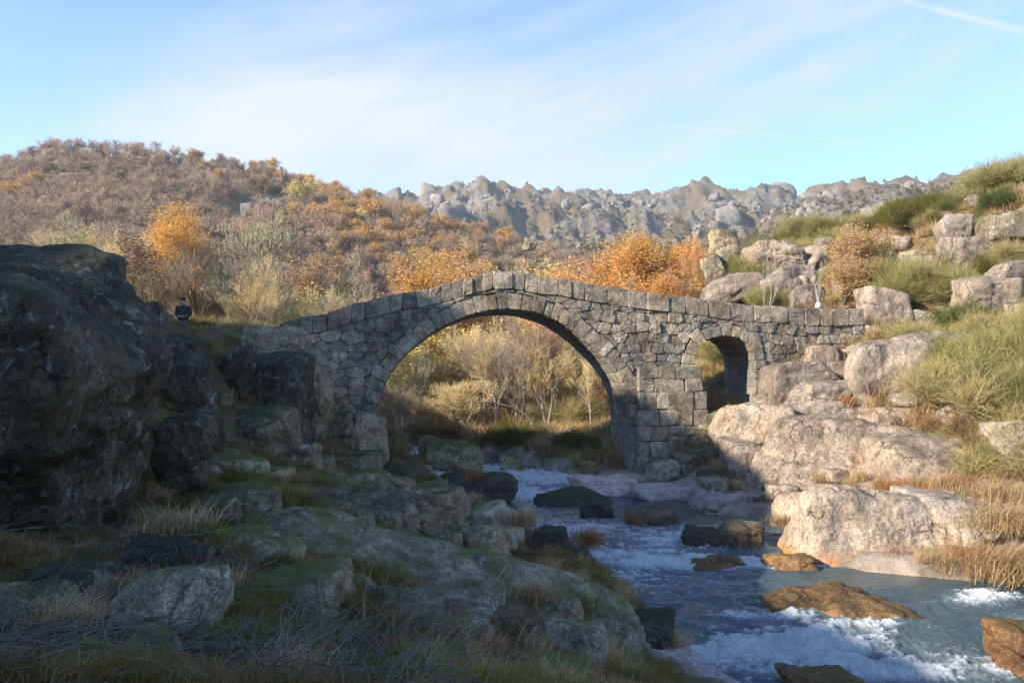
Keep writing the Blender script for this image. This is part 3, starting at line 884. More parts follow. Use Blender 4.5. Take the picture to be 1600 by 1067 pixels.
def ico(sub):
    if sub not in _ico:
        b = bmesh.new(); bmesh.ops.create_icosphere(b, subdivisions=sub, radius=1)
        _ico[sub] = (np.array([v.co[:] for v in b.verts]), np.array([[v.index for v in f.verts] for f in b.faces])); b.free()
    return _ico[sub]


def rockV(seed, dims, sub=5, k=16, ncut=9, rough=0.07, box=0.75, groove=0.05, freq=1.0, cuts=()):
    """rounded polyhedron with joints and weathering; dims are full width, depth, height in metres"""
    rg = np.random.RandomState(seed)
    D, Fa = ico(sub)
    dims = np.asarray(dims, float)
    nr, ds = [], []
    for ax in range(3):
        for s_ in (-1, 1):
            v = rg.normal(0, 0.16, 3); v[ax] += s_; nr.append(v / np.linalg.norm(v)); ds.append(rg.uniform(box, box + 0.15))
    for _ in range(ncut):
        v = rg.normal(0, 1, 3); nr.append(v / np.linalg.norm(v)); ds.append(rg.uniform(0.80, 1.1))
    for v, e in cuts: v = np.array(v, float); nr.append(v / np.linalg.norm(v)); ds.append(e)
    nr, ds = np.array(nr), np.array(ds)
    q = np.clip(D @ nr.T, 0, None) / ds[None]
    r = 1 / (q ** k).sum(1) ** (1 / k)
    p = D * r[:, None]
    ext = (p.max(0) - p.min(0)); p = (p - (p.max(0) + p.min(0)) / 2) / ext[None] * dims[None]
    size = float(np.prod(dims) ** (1 / 3))
    so_ = rg.uniform(0, 50, 3)
    n1 = fbm(p * (1.3 / size) + so_, 4, seed)
    n2 = fbm(p * (4.0 / size) * freq + so_, 4, seed + 5, 0.55)
    n3 = fbm(p * 3.2 + so_, 4, seed + 6, 0.6, ridged=True)
    led = np.tanh(7 * fbm(p * np.array([.8, .8, 1.7]) * (2.0 / size) * freq ** .5 + so_ + 9, 3, seed + 11))
    g = np.abs(fbm(p * np.array([1.0, 1.0, 1.6]) * (1.5 / size) + so_, 3, seed + 9))
    disp = n1 * size * rough * 1.6 + n2 * size * rough * 0.6 + n3 * min(0.06, size * 0.022) + led * size * rough * 0.38 - (1 - smooth(0, 0.05, g)) * size * groove * 0.45 + fbm(p * 9 + so_, 3, seed + 15, 0.6) * 0.012
    p = p + D * disp[:, None]
    return p, Fa


def hitY(px, py, Y0=60, Y1=740):
    Ys = np.geomspace(Y0, Y1, 500); k = kdir(px, py)
    g = ground_h(k[0] * Ys, Ys); ok = np.where(g >= CAMZ + k[2] * Ys)[0]
    return float(Ys[ok[0]]) if len(ok) else None


ROCKN = [100]


def rock(box_, Y, label, mat='granite_warm', depth=0.8, sink=0.25, roll=0, tilt=0, seed=None, sub=5, cat='boulder', name='boulder', group=None, dz=0.0, yaw=None, **kw):
    x0, y0, x1, y1 = box_
    if mat == 'granite_warm' and Y < 50: gx_, gy_ = (x1 - x0) * .11, (y1 - y0) * .08; x0, x1, y0, y1 = x0 - gx_, x1 + gx_, y0 - gy_, y1 + gy_
    ROCKN[0] += 1; seed = ROCKN[0] * 7 if seed is None else seed
    Y = Y * (1 + (x1 - x0) / F * depth * 0.25)
    c = P((x0 + x1) / 2, (y0 + y1) / 2, Y)
    w = (x1 - x0) / F * Y; h = (y1 - y0) / F * Y
    H = h * (1 + sink)
    V, Fa = rockV(seed, (w, w * depth, H), sub=sub, **kw)
    if roll or tilt:
        Mx = np.array((Matrix.Rotation(math.radians(-roll), 3, 'Y') @ Matrix.Rotation(math.radians(tilt), 3, 'X')))
        V = V @ Mx.T
    o = link(name, mesh_np(name, V, [Fa], [MAT[mat]], True), None, (c[0], c[1], c[2] - h * sink / 2 + dz), 0 if yaw is None else yaw)
    return tag(o, label, cat, group)


# left bank
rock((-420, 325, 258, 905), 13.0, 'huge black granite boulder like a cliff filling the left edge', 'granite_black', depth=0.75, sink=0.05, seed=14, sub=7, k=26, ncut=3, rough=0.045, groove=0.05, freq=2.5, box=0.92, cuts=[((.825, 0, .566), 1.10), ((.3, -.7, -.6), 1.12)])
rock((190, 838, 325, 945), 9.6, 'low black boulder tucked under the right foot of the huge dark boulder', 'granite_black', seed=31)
rock((-60, 905, 120, 1000), 7.2, 'grey boulder half buried in dead grass at the left edge', 'granite_dark', seed=32)
rock((160, 893, 372, 1075), 7.4, 'pale grey hump with moss on its right shoulder, left of the mossy round boulder', 'granite_grey', depth=1.1, seed=35, sub=6, k=8, roll=12)
rock((318, 884, 545, 1035), 8.8, 'rounded boulder with bright moss cap in front of the long grey slab', 'granite_mossy', depth=1.0, seed=37, sub=6, k=8)
rock((315, 893, 1035, 1150), 12.4, 'long blue-grey whaleback slab sloping down to the river in the foreground', 'granite_grey', depth=0.55, sink=0.3, seed=41, sub=7, k=12, roll=-15, tilt=8, rough=0.03, groove=0.02, ncut=5, freq=2, box=0.85)
rock((560, 925, 790, 1080), 10.2, 'grey speckled rock bulge with bright green moss patch in front of the long slab', 'granite_grey', depth=0.9, sink=0.2, seed=45, sub=6, k=8, rough=0.05)
rock((330, 822, 480, 925), 11.5, 'small shoulder of rock with vivid moss at the upper left end of the long slab', 'granite_mossy', seed=47, k=8)
rock((820, 972, 945, 1075), 10.8, 'angular blue-grey block beside the foreground grass above the river', 'granite_grey', seed=51)
rock((620, 1012, 765, 1095), 7.8, 'moss-sided stone with a pale stripe cut by the bottom edge', 'granite_mossy', seed=52)
rock((775, 1040, 930, 1100), 9.2, 'pale green lichen-topped flat stone at the bottom edge', 'granite_mossy', seed=53, k=8)
rock((915, 1012, 1155, 1100), 13.2, 'pinkish wet slab cracked across at the bottom of the rapids', 'granite_pink', depth=0.8, seed=54, k=10, tilt=-6, sub=6)
rock((528, 764, 655, 850), 19.5, 'dark mossy block with white lichen spots, left one of a pair behind the long slab', 'granite_dark', seed=61, box=0.7, sub=6)
rock((640, 760, 738, 850), 20.5, 'dark mossy block with white lichen spots, right one of a pair behind the long slab', 'granite_dark', seed=62, box=0.7, sub=6)
rock((690, 787, 812, 855), 21.5, 'leaning pale grey boulder at the left shore beside the grass tuft', 'granite_grey', seed=63, roll=18)
rock((618, 828, 725, 885), 18.6, 'low black stone with whitish top just behind the long slab', 'granite_dark', seed=64)
rock((722, 825, 800, 886), 19.5, 'squat brownish boulder at the waterline behind the long slab', 'granite_dark', seed=65)
rock((735, 786, 808, 815), 23.5, 'low flat-topped mossy rock at the shore above the leaning pale boulder', 'granite_mossy', seed=66)
rock((425, 850, 620, 900), 16.5, 'low bump of blue-grey rock at the crest behind the long slab', 'granite_grey', seed=67, k=8)
rock((480, 636, 565, 712), 31.0, 'pale blocky outcrop under the left end of the main arch', 'granite_dark', seed=71, box=0.68, sub=6, depth=1.1)
rock((548, 640, 612, 716), 31.8, 'white-streaked upright block at the corner beside the cascade', 'granite_dark', seed=72, box=0.68, sub=6, depth=1.1)
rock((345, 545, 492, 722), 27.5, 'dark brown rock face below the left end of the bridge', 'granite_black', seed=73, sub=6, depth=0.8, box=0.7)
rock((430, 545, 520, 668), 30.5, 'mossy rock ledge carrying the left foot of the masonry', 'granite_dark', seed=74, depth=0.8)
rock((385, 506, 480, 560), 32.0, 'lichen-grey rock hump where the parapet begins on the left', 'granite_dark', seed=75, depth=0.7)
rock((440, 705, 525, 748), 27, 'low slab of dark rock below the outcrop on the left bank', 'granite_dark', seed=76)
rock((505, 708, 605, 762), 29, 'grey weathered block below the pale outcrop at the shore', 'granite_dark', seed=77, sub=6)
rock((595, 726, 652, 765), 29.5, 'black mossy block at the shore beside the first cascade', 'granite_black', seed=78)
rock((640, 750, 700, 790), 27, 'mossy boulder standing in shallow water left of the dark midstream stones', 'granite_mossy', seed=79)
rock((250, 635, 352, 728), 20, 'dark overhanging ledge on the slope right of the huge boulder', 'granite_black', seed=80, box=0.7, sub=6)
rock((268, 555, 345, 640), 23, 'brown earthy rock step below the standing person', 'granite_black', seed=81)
rock((385, 730, 460, 775), 20.5, 'rounded green stone among grass halfway down the left bank', 'granite_mossy', seed=82)
rock((470, 745, 545, 790), 21.5, 'low mossy stone among grass near the paired dark blocks', 'granite_mossy', seed=83)
rock((300, 775, 370, 815), 14.5, 'small stone sunk in grass right of the huge boulder', 'granite_dark', seed=84)
rock((470, 900, 590, 990), 10.0, 'blue-grey flank of rock between the moss cap boulder and the speckled bulge', 'granite_grey', seed=85, k=8)
rock((40, 1000, 190, 1090), 5.9, 'mossy stone sunk in leaf litter at the bottom left corner', 'granite_mossy', seed=86, k=8)
rock((365, 985, 470, 1060), 6.9, 'small dark stone with a white lichen streak near the bottom edge', 'granite_dark', seed=87)
rock((195, 985, 290, 1070), 6.3, 'round olive-green mossed stone near the bottom left', 'granite_mossy', seed=88, k=7)
rock((520, 985, 610, 1060), 7.6, 'brownish stone among dead twigs at the bottom middle', 'granite_brown', seed=89)
rock((700, 930, 850, 1035), 10.6, 'brown pinkish rock showing between dead grasses below the long slab', 'granite_brown', seed=90, k=9, sub=6)
rock((300, 700, 420, 760), 20, 'mossy lump on the slope below the overhanging ledge', 'granite_mossy', seed=402, k=8)
rock((345, 755, 445, 810), 17, 'green mossed rock left of the middle of the bank', 'granite_mossy', seed=403, k=8)
rock((540, 735, 610, 770), 25, 'green rock behind the paired dark blocks', 'granite_mossy', seed=404, k=8)
rock((590, 745, 650, 775), 24.5, 'dark rock touching the left one of the paired blocks', 'granite_dark', seed=405)
rock((270, 850, 345, 905), 10.6, 'dark stone between the black boulder and the mossy shoulder', 'granite_black', seed=406)
rock((200, 470, 262, 545), 22, 'narrow dark rib of rock directly behind the right edge of the huge boulder', 'granite_black', seed=407, roll=10)
rock((205, 515, 335, 640), 25.0, 'dark earthy rock wall between the huge boulder and the brown cliff', 'granite_black', seed=411, sub=6, depth=.8, k=20, box=.7)
rock((300, 540, 400, 660), 26.5, 'dark ledge of the rock wall left of the bridge, stained brown', 'granite_black', seed=412, sub=6, depth=.8, k=22, box=.66)
rock((255, 640, 330, 760), 17.5, 'steep dark rock leaning on the right side of the huge boulder', 'granite_black', seed=413, k=22, box=.7)
rock((335, 640, 460, 715), 24.5, 'broken step of dark rock below the brown cliff', 'granite_dark', seed=414, sub=6, k=22, box=.66)
rock((415, 690, 500, 735), 25, 'square dark block below the pale outcrop', 'granite_dark', seed=415, k=24, box=.66)
rock((548, 702, 600, 740), 31, 'low moss-capped block at the water left of the cascade', 'granite_mossy', seed=416, k=22)
rock((440, 780, 545, 835), 18.5, 'stepped mossy rock above the crest of the long slab', 'granite_mossy', seed=417, k=22, box=.66)
rock((330, 805, 430, 850), 14.5, 'mossy hummock of rock above the left end of the long slab', 'granite_mossy', seed=418, k=10)
rock((560, 850, 690, 905), 16.5, 'grey stone behind the middle of the long slab', 'granite_grey', seed=419, k=14)
rock((395, 930, 530, 1030), 8.9, 'lichen-grey stone right of the moss cap boulder', 'granite_dark', seed=420, k=18, box=.7)
rock((55, 880, 190, 950), 8.6, 'dark stone in the hollow under the huge boulder', 'granite_black', seed=421)
rock((655, 790, 720, 830), 23.5, 'brown-topped stone between the paired blocks and the shore', 'granite_brown', seed=422, k=22)
rock((800, 935, 905, 990), 13.2, 'dark mossy edge of rock beneath the dark green grass clump', 'granite_dark', seed=423, k=14)
rock((935, 960, 1065, 1030), 14.2, 'dark brown undercut rock beneath the hanging grass tuft', 'granite_black', seed=424, k=12)
# in the river
rock((650, 690, 762, 745), 38.5, 'large green-topped boulder sloping left in the middle of the cascade', 'granite_mossy', seed=91, sub=6, roll=-14, depth=0.8, k=9)
rock((782, 712, 822, 742), 38.5, 'small pale green boulder right of the large cascade boulder', 'granite_mossy', seed=92)
rock((662, 738, 785, 770), 33.5, 'long black wet rock spanning the stream below the green-topped boulder', 'granite_wet', seed=93, k=9, depth=0.5)
rock((733, 740, 810, 782), 30.8, 'dark brown mossy hump with a rusty tuft in midstream', 'granite_wet', seed=94)
rock((832, 768, 958, 800), 31.0, 'long low dark green mossy rock lying in midstream', 'granite_wet', seed=95, k=9, depth=0.5)
rock((908, 784, 960, 808), 28.5, 'small dark flat rock in front of the long low mossy rock', 'granite_wet', seed=96)
rock((980, 792, 1056, 828), 27.5, 'tan pointed boulder with brown moss standing in the stream', 'granite_brown', seed=97)
rock((1118, 812, 1196, 856), 24.6, 'brown rounded block in the stream beside the lit bank', 'granite_brown', seed=98, box=0.7)
rock((1062, 822, 1130, 856), 24.8, 'black left half of the stream block beside the lit bank', 'granite_wet', seed=99)
rock((815, 846, 932, 882), 22.4, 'dark flat ledge with rusty grass at the left side of the stream', 'granite_wet', seed=101, depth=0.5)
rock((826, 822, 890, 862), 22.8, 'dark brown hump beside the dry grass tuft at the left shore', 'granite_wet', seed=102)
rock((1188, 922, 1440, 990), 18.2, 'orange-brown wet rock with water running round it', 'granite_rust', seed=103, k=9, depth=0.55, sub=6, rough=0.1)
rock((1075, 862, 1165, 896), 22.0, 'submerged brown rock making a foamy swell', 'granite_rust', seed=104, k=8, dz=-0.1)
rock((1200, 865, 1275, 892), 21.8, 'thin orange rock edge awash at the foot of the big lit slab', 'granite_rust', seed=105, k=8)
rock((1552, 972, 1660, 1060), 15.2, 'reddish brown boulder at the right edge of the rapids', 'granite_rust', seed=106, k=9)
rock((1225, 1046, 1352, 1100), 14.2, 'brown rock tip poking into the bottom edge of the picture', 'granite_rust', seed=107, k=9)
rock((600, 676, 660, 700), 50, 'low rock upstream in the cascade below the left end of the arch', 'granite_wet', seed=108)
rock((648, 686, 700, 704), 47, 'flat brownish rock upstream behind the green-topped boulder', 'granite_rust', seed=109)
rock((906, 695, 955, 740), 41.0, 'grey boulder leaning against the inner foot of the pier', 'granite_grey', seed=110)
rock((878, 672, 912, 712), 43.0, 'bluish slab standing in the grass behind the arch', 'granite_grey', seed=111, roll=40)
# right bank, water's edge upwards
rock((1232, 772, 1600, 902), 23.0, 'broad cream-coloured slab in full sun at the edge of the smooth water', 'granite_pale', depth=0.5, sink=0.2, seed=121, sub=7, k=9, roll=-6, rough=0.05, groove=0.02)
rock((1212, 764, 1400, 842), 26.6, 'cream rounded slab behind the broad sunny one, grass at its left tip', 'granite_pale', depth=0.7, seed=122, sub=6, k=9, rough=0.05)
rock((1218, 655, 1575, 795), 29.6, 'great whale-shaped rock with white base on the sunny bank', 'granite_warm', depth=0.6, sink=0.3, seed=123, sub=7, k=9, rough=0.045, groove=0.02)
rock((1445, 775, 1620, 850), 22.8, 'grey-brown sloping slab at the right edge above the sunny slab', 'granite_warm', depth=0.8, seed=124, sub=6, k=10)
rock((1128, 640, 1235, 748), 33.0, 'cream block with rounded corner left in the long ledge under the small arch', 'granite_warm', depth=0.9, seed=125, sub=6, box=0.68, k=26, rough=0.05)
rock((1160, 628, 1365, 745), 33.4, 'broad cracked ledge block with flat top below the round boulders', 'granite_warm', depth=0.8, seed=126, sub=6, box=0.66, roll=8, k=26, rough=0.05)
rock((1205, 572, 1292, 634), 34.6, 'round grey boulder at the top of the ledge right of the small arch', 'granite_warm', depth=1.0, seed=127, sub=6, k=26, box=0.64, rough=0.05)
rock((1260, 546, 1316, 600), 36.2, 'upright brownish boulder between the round one and the tall slab', 'granite_warm', seed=128, sub=5, k=26, box=0.64, rough=0.05)
rock((1308, 542, 1366, 576), 36.4, 'flat loaf-shaped stone leaning at the top of the stack of boulders', 'granite_warm', seed=129, roll=10, k=26, box=0.64, rough=0.05)
rock((1294, 564, 1372, 620), 35.4, 'pale wedge of rock under the loaf-shaped stone', 'granite_warm', seed=130, k=26, box=0.64, rough=0.05)
rock((1234, 600, 1345, 652), 33.8, 'long low rounded rock in front of the round boulders', 'granite_warm', seed=131, sub=6, k=9)
rock((1338, 528, 1500, 668), 33.2, 'tall mauve-brown slab standing above the sunny bank', 'granite_warm', depth=0.6, seed=132, sub=6, box=0.66, k=20, roll=-4)
rock((1345, 640, 1440, 670), 31.4, 'thin shelf of rock at the foot of the tall mauve slab', 'granite_warm', seed=133, k=26, box=0.64, rough=0.05)
rock((1430, 612, 1520, 668), 31.8, 'brown block half hidden by gorse right of the tall slab', 'granite_warm', seed=134, k=26, box=0.64, rough=0.05)
rock((1352, 450, 1410, 528), 39.0, 'sharp pale boulder just right of the end of the parapet', 'granite_warm', seed=135, roll=14, k=26, box=0.64, rough=0.05)
rock((1395, 485, 1455, 530), 39.0, 'low sunlit slab right of the sharp pale boulder', 'granite_warm', seed=136, k=26, box=0.64, rough=0.05)
rock((1435, 445, 1490, 500), 40.0, 'white-faced leaning stone below the green broom', 'granite_pale', seed=137, roll=25)
rock((1470, 374, 1545, 420), 43.0, 'blocky boulder with flat base on the upper right slope', 'granite_warm', seed=138, k=26, box=0.64, rough=0.05)
rock((1472, 342, 1512, 384), 45.0, 'narrow upright boulder above the blocky one on the upper right slope', 'granite_warm', seed=139, k=26, box=0.64, rough=0.05)
rock((1540, 330, 1625, 372), 42.0, 'dark cleft rock at the right edge high on the slope', 'granite_dark', seed=140)
rock((1490, 430, 1575, 480), 36.5, 'pale broken ledge beneath the heather at the right edge', 'granite_pale', seed=141)
rock((1545, 415, 1640, 455), 37.5, 'shelf of brownish rock high at the right edge', 'granite_warm', seed=142, k=26, box=0.64, rough=0.05)
rock((1560, 660, 1680, 740), 25.5, 'weathered rock in the dry grass at the right edge', 'granite_warm', seed=143, k=26, box=0.64, rough=0.05)
rock((1400, 690, 1600, 800), 27.0, 'rough grey shoulder of rock right of the whale-shaped rock', 'granite_warm', depth=0.7, seed=144, sub=6, k=10)
rock((1060, 690, 1150, 742), 34.0, 'lichen-spotted slab sloping down from the small arch to the pier', 'granite_dark', seed=145, roll=22, depth=.7)
rock((1480, 640, 1600, 700), 28.5, 'pale ledge showing under the tawny gorse at the right', 'granite_warm', seed=146, sub=6, k=26, box=0.64, rough=0.05)
rock((1385, 540, 1500, 600), 34.5, 'mossy-topped rock joining the tall mauve slab to the thicket', 'granite_warm', seed=147, sub=6, k=26, box=0.64, rough=0.05)
rock((1325, 510, 1400, 556), 37.6, 'grassy-topped rock at the very end of the bridge wall', 'granite_warm', seed=148, k=26, box=0.64, rough=0.05)
rock((1130, 690, 1185, 752), 32.0, 'small cream block at the left toe of the long ledge', 'granite_warm', seed=149, k=26, box=0.64, rough=0.05)
rock((1180, 720, 1262, 776), 31.4, 'pinkish smooth rock between the ledge and the flat slabs', 'granite_pink', seed=150, k=10, roll=10)
rock((1400, 405, 1470, 445), 44, 'grey boulder among brooms above the sharp pale boulder', 'granite_warm', seed=174, k=26, box=0.64, rough=0.05)
rock((1345, 500, 1392, 540), 38.6, 'small block wedged between the wall end and the sharp pale boulder', 'granite_warm', seed=175, k=26, box=0.64, rough=0.05)
rock((1575, 470, 1640, 520), 34, 'rounded boulder among gorse at the right edge', 'granite_warm', seed=176, k=26, box=0.64, rough=0.05)
rock((1500, 515, 1560, 548), 34, 'flat mossy stone above the large green brooms', 'granite_warm', seed=177, k=26, box=0.64, rough=0.05)
rock((1130, 395, 1180, 430), 57, 'half hidden boulder behind the bright green brooms', 'granite_warm', seed=178, k=26, box=0.64, rough=0.05)
rock((1310, 420, 1362, 470), 47, 'grey boulder behind the rust-orange oak bush', 'granite_warm', seed=179, k=26, box=0.64, rough=0.05)
# flat shaded rocks by the pier
rock((1072, 764, 1250, 808), 30.2, 'flat lavender slab at the waterline in the shade', 'granite_pink', depth=0.9, sink=0.2, seed=151, sub=6, k=12, tilt=-4, rough=0.04)
rock((1085, 708, 1240, 790), 32.4, 'sloping pinkish rock in shade between the pier and the sunny bank', 'granite_pink', depth=0.8, seed=152, sub=6, k=12, roll=18, rough=0.06)
rock((890, 744, 1000, 768), 33.4, 'flat pink rock shelf at the foot of the pier', 'granite_pink', depth=0.7, sink=0.2, seed=153, sub=6, k=10)
rock((985, 756, 1100, 780), 32.6, 'low cracked pink slab right of the pier foot', 'granite_pink', seed=154, depth=0.8, k=10)
rock((1090, 735, 1150, 778), 31.4, 'small black wet rock in the notch of the pink slabs', 'granite_wet', seed=155)
rock((1055, 668, 1130, 740), 34.6, 'mossy wedge of rock piled against the right side of the pier', 'granite_dark', seed=156, roll=20)
rock((1010, 715, 1075, 752), 34.2, 'rubble block set against the base of the pier', 'granite_grey', seed=157)
rock((1085, 640, 1150, 688), 36.0, 'dark sloping rock in the mouth of the small arch', 'granite_dark', seed=158, roll=15)
rock((1098, 592, 1140, 645), 41.5, 'brown boulder seen through the small arch', 'granite_dark', seed=159)
# behind the bridge, right
rock((1108, 360, 1152, 404), 55.0, 'mushroom cap rock balanced on the skyline outcrop behind the bridge', 'granite_dark', seed=161, depth=0.9, sink=0, sub=5, k=10)
rock((1114, 380, 1148, 418), 55.0, 'stem of the balanced mushroom-shaped rock', 'granite_dark', seed=162, depth=0.9)
rock((1100, 398, 1138, 446), 54.0, 'leaning dark block that carries the mushroom-shaped rock', 'granite_dark', seed=163, roll=25)
rock((1165, 376, 1255, 436), 53.0, 'rounded outcrop with dark right face behind the bridge', 'granite_warm', seed=164, sub=6)
rock((1228, 384, 1290, 432), 54.5, 'outcrop block with sunlit edge left of the orange oak', 'granite_warm', seed=165)
rock((1272, 370, 1328, 416), 56.0, 'flat-capped boulder on top of the outcrop beside the orange oak', 'granite_warm', seed=166)
rock((1098, 432, 1190, 476), 51.0, 'long tilted slab just above the parapet behind the bridge', 'granite_warm', seed=167, roll=12)
rock((1185, 420, 1300, 480), 50.0, 'smooth brownish rock apron behind the white saplings', 'granite_warm', seed=168, sub=6, k=9)
rock((1236, 450, 1282, 492), 46.0, 'small round boulder beside the white sapling behind the parapet', 'granite_warm', seed=169)
rock((1340, 318, 1425, 352), 82.0, 'heap of big blocks on the near skyline above the orange oak', 'granite_far', seed=170)
rock((1300, 328, 1352, 358), 84.0, 'low pale rock left of the heap on the near skyline', 'granite_far', seed=171)
rock((1262, 348, 1310, 376), 80.0, 'small grey outcrop on the crest left of the orange oak', 'granite_far', seed=172)
rock((1392, 310, 1420, 332), 81.0, 'single block perched on the heap on the near skyline', 'granite_far', seed=173)
# outcrops on the left hill
for i, (b, Y, l) in enumerate((((96, 226, 130, 246), 258, 'summit tor of the left hill, its highest block'), ((126, 232, 148, 250), 257, 'blocks right of the summit tor on the left hill'), ((68, 234, 100, 250), 257, 'long low block left of the summit tor'),
     ((218, 233, 232, 244), 258, 'single perched block on the crest of the left hill'), ((375, 318, 398, 346), 170, 'grey outcrop among trees below the lone yellow oak, left block'), ((400, 308, 425, 332), 175, 'grey outcrop among trees below the lone yellow oak, upper block'),
     ((425, 312, 446, 330), 176, 'grey outcrop among trees below the lone yellow oak, right block'), ((55, 296, 82, 318), 175, 'pinkish slab showing between bare trees on the left hillside'), ((62, 310, 105, 334), 160, 'grey rock pile between bare trees on the left hillside'),
     ((832, 378, 860, 402), 205, 'dark blue-grey boulder on the slope left of the orange trees'), ((815, 372, 840, 390), 208, 'smaller dark boulder above its neighbour on the slope left of the orange trees'), ((520, 300, 545, 318), 240, 'low crag at the right end of the left hill crest'))):
    hy = hitY((b[0] + b[2]) / 2, b[3], 90, 300); Y = (hy or Y) + 0.0
    rock(b, Y, l, 'granite_far' if i != 9 and i != 10 else 'granite_dark', seed=180 + i, sub=4, k=22, rough=0.1, sink=0.15)
# skyline tors of the far range
TORS = [((598, 295, 625, 318), 'first rounded tor at the left end of the far ridge'), ((664, 291, 690, 314), 'pair of tors on the far ridge, left dome'), ((688, 294, 706, 312), 'pair of tors on the far ridge, right dome'),
 ((756, 289, 784, 316), 'tallest square tor left of centre on the far ridge'), ((782, 299, 812, 318), 'shoulder crag right of the tallest square tor'), ((810, 304, 832, 320), 'low crag between the square tor and the jagged crest'),
 ((872, 305, 900, 324), 'crag at the left end of the jagged middle crest'), ((900, 297, 928, 318), 'crag at the top of the jagged middle crest'), ((956, 305, 970, 326), 'thin pinnacle on the jagged middle crest'), ((968, 310, 990, 328), 'broken crag right of the thin pinnacle'),
 ((1046, 294, 1068, 314), 'domed tor crowning the pyramid in the middle of the far ridge'), ((1034, 304, 1056, 322), 'block left of the domed tor on the pyramid'), ((1092, 301, 1120, 318), 'long crag right of the pyramid'), ((1128, 306, 1142, 320), 'small tooth on the ridge right of the pyramid'),
 ((1150, 307, 1168, 320), 'twin teeth of rock, left'), ((1168, 309, 1182, 322), 'twin teeth of rock, right'), ((1280, 302, 1310, 318), 'wide crag on the right part of the far ridge'), ((1330, 302, 1356, 320), 'cragged knoll left of the bare saddle'),
 ((1440, 292, 1470, 310), 'stepped crag leading up to the finger rock'), ((1516, 268, 1536, 292), 'finger-like rock tower near the right end of the ridge'), ((1532, 276, 1550, 292), 'blocks at the right foot of the finger rock'), ((1500, 280, 1520, 296), 'blocks at the left foot of the finger rock')]
for i, (b, l) in enumerate(TORS):
    w2, h2 = (b[2] - b[0]) * .25, (b[3] - b[1]) * .12; b = (b[0] - w2, b[1] - h2, b[2] + w2, b[3] + h2)
    rock(b, 735 if b[0] < 1300 else 690, l, 'granite_far', seed=220 + i, sub=4, k=22, ncut=14, rough=0.11, groove=0.08, sink=0.9, cat='rocky tor', name='rock_tor')

def where(side, x, y, z):
    px, py = pxof(x, y, z)
    if side == 'left':
        return 'near the bottom edge' if py > 900 else 'behind the long slab' if py > 790 else 'on the slope below the left end of the bridge'
    if px > 1500: return 'at the right edge, ' + ('low by the dry grass' if py > 640 else 'among the green brooms' if py > 440 else 'close to the skyline')
    if py > 600: return 'among the sunny slabs by the water'
    if py > 470: return 'right of the end of the parapet'
    return 'on the slope around the rust-orange oak' if px > 1280 else 'around the mushroom-shaped rock'


# small stones one can still pick out, lying along both banks
protos = [mesh_np('loose_stone', *(lambda v: (v[0], [v[1]]))(rockV(300 + i, (1, .85, .7), sub=3, k=24, rough=0.09, groove=0, box=.66)), [MAT['granite_dark']], True) for i in range(5)]
protos_w = []
for p_ in protos:
    q_ = p_.copy(); q_.materials.clear(); q_.materials.append(MAT['granite_warm']); protos_w.append(q_)
protos_f = []
for p_ in protos:
    q_ = p_.copy(); q_.materials.clear(); q_.materials.append(MAT['granite_far']); protos_f.append(q_)
n_ = 0
while n_ < 90:
    px = R.uniform(150, 800); Y = math.exp(R.uniform(math.log(7), math.log(32))); x = (px - 800) / F * Y
    if x > xl_(Y) - 0.2: continue
    s_ = R.uniform(.12, .55) * (0.5 + Y / 30)
    o = link('loose_stone', R.choice(protos), None, (x, Y, gz(x, Y) + s_ * 0.1), R.uniform(0, 6.3)); o.scale = (s_, s_, s_)
    w = where('left', *o.location); tag(o, f'lichen-spotted loose stone {w}', 'stone', f'loose stones {w}'); n_ += 1
n_ = 0
while n_ < 170:
    px = R.uniform(1080, 1640); Y = R.uniform(27, 78); x = (px - 800) / F * Y
    if x < xr_(Y) + 0.3: continue
    s_ = R.uniform(.35, 1.9) * (0.35 + Y / 75)
    o = link('loose_stone', R.choice(protos_w), None, (x, Y, gz(x, Y) + s_ * 0.12), R.uniform(0, 6.3)); o.scale = (s_ * R.uniform(.8, 1.5), s_, s_ * R.uniform(.7, 1.1))
    w = where('right', *o.location); tag(o, f'rough pinkish-grey stone {w}', 'stone', f'rough stones {w}'); n_ += 1
n_ = 0
while n_ < 60:
    t = R.uniform(0, 1); Y = R.uniform(20, 66); side = R.random() < .5
    x = (xl_(Y) + R.uniform(-.8, .6)) if side else (xr_(Y) + R.uniform(-.6, .8))
    if abs(x / Y) > .66: continue
    s_ = R.uniform(.25, .8)
    o = link('shore_stone', R.choice(protos), None, (x, Y, float(zwater(Y)) + 0.02), R.uniform(0, 6.3)); o.scale = (s_ * 1.3, s_, s_ * .8)
    tag(o, 'wet grey stone at the very edge of the stream', 'stone', 'wet stones along the stream edge'); n_ += 1


